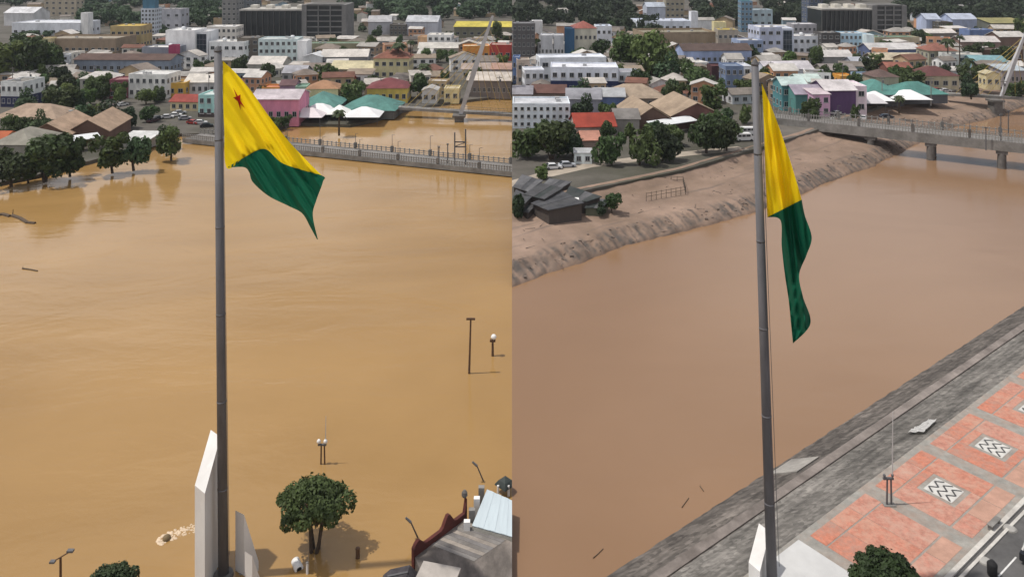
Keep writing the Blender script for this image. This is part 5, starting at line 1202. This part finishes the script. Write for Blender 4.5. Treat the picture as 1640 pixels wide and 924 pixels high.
bm = bmesh.new(); hull8(bm, [(-2.2, -1, -.5), (2.2, -1, -.5), (2.2, 1.2, -.5), (-2.2, 1.2, -.5)], [(-1.2, -.9, .6), (.6, -.9, 1.0), (.8, 1, 1.0), (-1.0, 1, .6)]); obj('sheeting', bm, mat('broken_roof', (.05, .045, .05), .8, .4, 2), r4)
obj('ridge', T((-1.1, .05, .68), (.75, .05, 1.06), .09, .09, 6), STEEL, r4)

# ------------------------------------------------------------------ drained half: shanty, boats, fence, litter, slab
SIDE[0] = 'R'
SH = [mat('black_sheet_%d' % i, c, .7, .35, .6, dirt=dd, dirt_amt=.7, corr=2.2) for i, (c, dd) in enumerate((((.045, .046, .05), (.1, .1, .105)), ((.07, .07, .072), (.03, .03, .032)), ((.028, .036, .034), (.07, .07, .07)), ((.12, .12, .125), (.05, .05, .05))))]
def shanty(label, quad, zt, mi, wallc=(70, 64, 60)):
    c = sum((P(x, y, zt) for x, y in quad), Vector()) / 4; r = empty('shanty', (c.x, c.y, 3)); tag(r, label, 'shack', 'riverside shacks')
    pts = [P(x, y, zt + (.5 if i > 1 else 0)) - r.location for i, (x, y) in enumerate(quad)]
    n = 4
    for i in range(n):
        f0, f1 = i / n, (i + 1) / n; q = [pts[0].lerp(pts[1], f0), pts[0].lerp(pts[1], f1), pts[3].lerp(pts[2], f1), pts[3].lerp(pts[2], f0)]
        bm = bmesh.new(); up = Vector((0, 0, .1 + .05 * (i % 2))); hull8(bm, q, [p + up for p in q]); obj('roof_sheet', bm, SH[(mi + (i % 3 == 2)) % 4], r)
    ctr = sum(pts, Vector()) / 4; wp = [ctr + (p - ctr) * .9 for p in pts]
    bm = bmesh.new(); hull8(bm, [Vector((p.x, p.y, -1.2)) for p in wp], [p - Vector((0, 0, .06)) for p in wp]); obj('wall', bm, wallm(wallc), r)
shanty('black roofed shack nearest the river edge, right half', [(850, 326), (878, 338), (936, 326), (900, 306)], 6, 0)
shanty('dark sheet roofed shack behind the front shack, right half', [(838, 312), (872, 320), (902, 302), (866, 294)], 6.6, 1)
shanty('grey patched roof shack at the seam, right half', [(821, 300), (846, 308), (870, 290), (836, 280)], 6.6, 3)
shanty('long black roof shack on the right of the shanty, right half', [(900, 322), (940, 324), (964, 316), (912, 298)], 5.6, 2)
shanty('narrow black roof shack at the seam corner, right half', [(821, 318), (838, 330), (852, 316), (826, 304)], 6, 0)
shanty('grey sheet roof shack above the long black roof, right half', [(866, 300), (896, 304), (916, 292), (880, 286)], 6.2, 3)
shanty('small dark shack right of the canoes, right half', [(936, 334), (966, 334), (976, 320), (944, 318)], 4.6, 2, (96, 100, 84))
shanty('low black lean-to at the seam below the corner shack', [(822, 336), (846, 342), (858, 330), (830, 324)], 4.8, 1)
r = empty('skylight_sheet', P(915, 319, 6.25)); tag(r, 'pale square roof sheet lying on the black roof, right half', 'roof sheet'); bm = bmesh.new(); box(bm, -1.6, 1.6, -1.0, 1.0, 0, .06); box(bm, -1.6, 1.6, -1.05, -1.0, 0, .1); obj('panel', bm, WHITE, r)
def boat(label, px, py, ln, rz):
    r = empty('canoe', P(px, py, 2.9), math.radians(rz)); tag(r, label, 'boat', 'canoes on the mud'); bm = bmesh.new(); N = 10; rings = []
    for i in range(N + 1):
        f = i / N; x = (f - .5) * ln; w = .62 * math.sin(math.pi * min(1, max(.04, f * .96 + .02))) ** .6; up = .35 * abs(f - .5) ** 2 * 2
        rings.append([bm.verts.new((x, s * w * k, z + up)) for s, k, z in ((-1, 1, .55), (-1, .6, .08), (1, .6, .08), (1, 1, .55), (1, .86, .5), (1, .5, .2), (-1, .5, .2), (-1, .86, .5))])
    for a_, b_ in zip(rings, rings[1:]):
        for k in range(8): bm.faces.new((a_[k], a_[(k + 1) % 8], b_[(k + 1) % 8], b_[k]))
    bm.faces.new(rings[0]); bm.faces.new(rings[-1][::-1]); obj('hull', bm, WHITE, r)
    for x in (-ln * .2, ln * .2): obj('seat', B(x - .12, x + .12, -.45, .45, .38, .44), CONC, r)
boat('white canoe below the front shack, left of the pair', 888, 350, 4.2, 22); boat('white canoe below the front shack, right of the pair', 922, 343, 5, 14)
# wire pen fence on the mud flat
r = empty('pen_fence', P(1060, 316, 3.6)); tag(r, 'low wooden pen fence on the mud flat, right half', 'fence')
loop = [(1035, 318), (1098, 307), (1094, 291), (1046, 292)]; WD = mat('fence_wood', (.09, .075, .062), .9, .3, 2)
c0 = [P(x, y, 3.7) - r.location for x, y in loop]
for k in range(3):
    a_, b_ = c0[k], c0[k + 1]; m_ = max(3, int((b_ - a_).length / 1.3))
    for i in range(m_ + 1): q = a_.lerp(b_, i / m_); obj('picket', T(q + Vector((0, 0, -.9)), q + Vector((0, 0, 1.3)), .07, .05, 5), WD, r)
    for zz in (.4, 1.1): obj('rail', T(a_ + Vector((0, 0, zz)), b_ + Vector((0, 0, zz)), .05, .05, 5), WD, r)
rnd = random.Random(11); bm = bmesh.new()
for i in range(420):
    s_ = rnd.uniform(30, 270); t_ = rnd.choice((rnd.uniform(.3, 4.5), rnd.uniform(.3, 4.5), rnd.uniform(4, 18))); c_ = far_pt(s_) + FN * t_; z_ = bank_h(s_, t_)
    if rnd.random() < .6:
        q_ = rnd.uniform(.08, .3) if t_ < 5 else rnd.uniform(.06, .16); box(bm, c_.x - q_ * rnd.uniform(.6, 1.4), c_.x + q_, c_.y - q_ * rnd.uniform(.5, 1.2), c_.y + q_, z_ - .3, z_ + q_ * .7)
    else:
        a_ = rnd.uniform(0, 6.28); l_ = rnd.uniform(.5, 2.4); tube(bm, (c_.x, c_.y, z_ + .05), (c_.x + math.cos(a_) * l_, c_.y + math.sin(a_) * l_, z_ + rnd.uniform(.05, .5)), .07, .03, 5)
tag(obj('bank_debris', bm, mat('bank_debris', (.15, .12, .10), .95, .5, 2)), 'scattered stones and branches left on the mud bank', 'debris', kind='stuff')
bm = bmesh.new(); qslab(bm, 62.3, 67.2, -50.9, -48.3, 1.5, 3.05)
bm2 = bmesh.new(); hull8(bm2, [Q(75.4, -52.6, -.2), Q(79.6, -52.6, -.2), Q(79.6, -49.2, 1), Q(75.4, -49.2, 1)], [Q(75.4, -52.6, .64), Q(79.6, -52.6, .64), Q(79.6, -49.2, 2.62), Q(75.4, -49.2, 2.62)])
bm.free(); tag(obj('concrete_slab', bm2, mat('pale_slab', (.30, .285, .26), .9, .25, .5, dirt=(.15, .14, .13), dirt_amt=.8, bump=.4)), 'pale square concrete slab on the embankment behind the right pole', 'slab')
# white tarpaulin on the upper slope
r = empty('tarpaulin', Q(89.6, -42.7, 5.25)); tag(r, 'crumpled white tarpaulin lying on the slope by the plaza', 'tarpaulin'); bm = bmesh.new(); g = []
ex, nx = Vector((.795, .607, 0)), Vector((.607, -.795, 0))
for i in range(13):
    row = []
    for j in range(7):
        u, v_ = (i / 12 - .5) * 3.8, (j / 6 - .5) * 1.7 * (1 - .5 * (i / 12)); p = ex * u + nx * v_; p.z = v_ * .47 + .12 + abs(mnoise.noise(Vector((u * 2.2, v_ * 3, 4)))) * .35; row.append(bm.verts.new(p))
    g.append(row)
for i in range(12):
    for j in range(6): bm.faces.new((g[i][j], g[i + 1][j], g[i + 1][j + 1], g[i][j + 1]))
bmesh.ops.solidify(bm, geom=bm.faces[:], thickness=.04); obj('sheet', bm, WHITE, r)
log('thin stick floating near the embankment, lowest, right half', [(950, 893), (958, 886), (966, 878)], .04); log('thin stick floating near the embankment, middle, right half', [(1092, 812), (1103, 797)], .04); log('thin stick floating nearest the embankment, right half', [(1121, 778), (1127, 786)], .05)
# street furniture at the bottom right
def bin_(label, px, py, z, h, m_):
    r = empty('street_bin', P(px, py, z)); tag(r, label, 'bin'); bm = bmesh.new(); lathe(bm, [(.28, 0), (.36, .1), (.4, h * .8), (.36, h * .85), (.2, h)], 12); obj('drum', bm, m_, r, True); obj('lid', T((0, 0, h * .98), (0, 0, h * 1.06), .22, .12, 10), BLACK, r)
bin_('black street bin by the lane line, bottom right', 1589, 921, 5.97, 1.2, BLACK)
KB = mat('disc_pale', (.32, .31, .29), .8, .15, 2)
for i, (px, py) in enumerate(((1577, 898), (1617, 846))):  # only low pale discs lying flat at the street edge
    r = empty('pale_disc', P(px, py, 5.97)); tag(r, 'pale low round disc at the street edge, %s' % ('nearest the black bin' if i == 0 else 'farther up the street'), 'roundel'); bm = bmesh.new(); lathe(bm, [(.5, 0), (.52, .05), (.46, .1), (.1, .12)], 16); obj('stone', bm, KB, r, True); obj('foot', T((0, 0, -.02), (0, 0, .03), .62, .6, 16), CONC, r)
r = empty('street_bench', P(1592, 843, 6.02), math.radians(37)); tag(r, 'small grey bench on the plaza edge by the kerb', 'bench')
obj('seat', B(-.9, .9, -.25, .25, .42, .5), CONC, r); 
for x in (-.7, .7): obj('leg', B(x - .1, x + .1, -.2, .2, 0, .42), CONC, r)

# ------------------------------------------------------------------ the two halves meet at the plane X = 0: cut what crosses it
bpy.context.view_layer.update()
for o in list(COL.objects):
    if o.type != 'MESH' or o.name not in SIDES or o.name in ('flood_water', 'river_water'): continue
    xs = [(o.matrix_world @ Vector(c)).x for c in o.bound_box]; sd_ = SIDES[o.name]
    bad = max(xs) > 0 if sd_ == 'L' else min(xs) < 0
    if not bad: continue
    if (min(xs) >= 0 if sd_ == 'L' else max(xs) <= 0):
        bpy.data.objects.remove(o); continue
    me = o.data.copy(); bm = bmesh.new(); bm.from_mesh(me); inv = o.matrix_world.inverted()
    co = inv @ Vector((-.002 if sd_ == 'L' else .002, 0, 0)); no = (o.matrix_world.to_3x3().transposed() @ Vector((1, 0, 0))).normalized()
    r_ = bmesh.ops.bisect_plane(bm, geom=bm.verts[:] + bm.edges[:] + bm.faces[:], plane_co=co, plane_no=no, clear_outer=sd_ == 'L', clear_inner=sd_ == 'R')
    if len(bm.faces) < 3000:
        ed = [e for e in r_['geom_cut'] if isinstance(e, bmesh.types.BMEdge)]
        try: bmesh.ops.holes_fill(bm, edges=ed)
        except Exception: pass
    bm.to_mesh(me); bm.free(); o.data = me

# ------------------------------------------------------------------ humid haze over the town
SIDE[0] = 'L'
hm = bpy.data.materials.new('humid_air'); hm.use_nodes = True; hn, hl_ = hm.node_tree.nodes, hm.node_tree.links
hn.remove(hn['Principled BSDF']); pv = hn.new('ShaderNodeVolumePrincipled'); pv.inputs['Color'].default_value = (.82, .88, .95, 1); pv.inputs['Density'].default_value = .00007
hl_.new(pv.outputs[0], hn['Material Output'].inputs['Volume'])
bm = bmesh.new(); box(bm, -4500, 4500, -300, 6500, -4, 61); tag(obj('haze', bm, hm), kind='stuff')
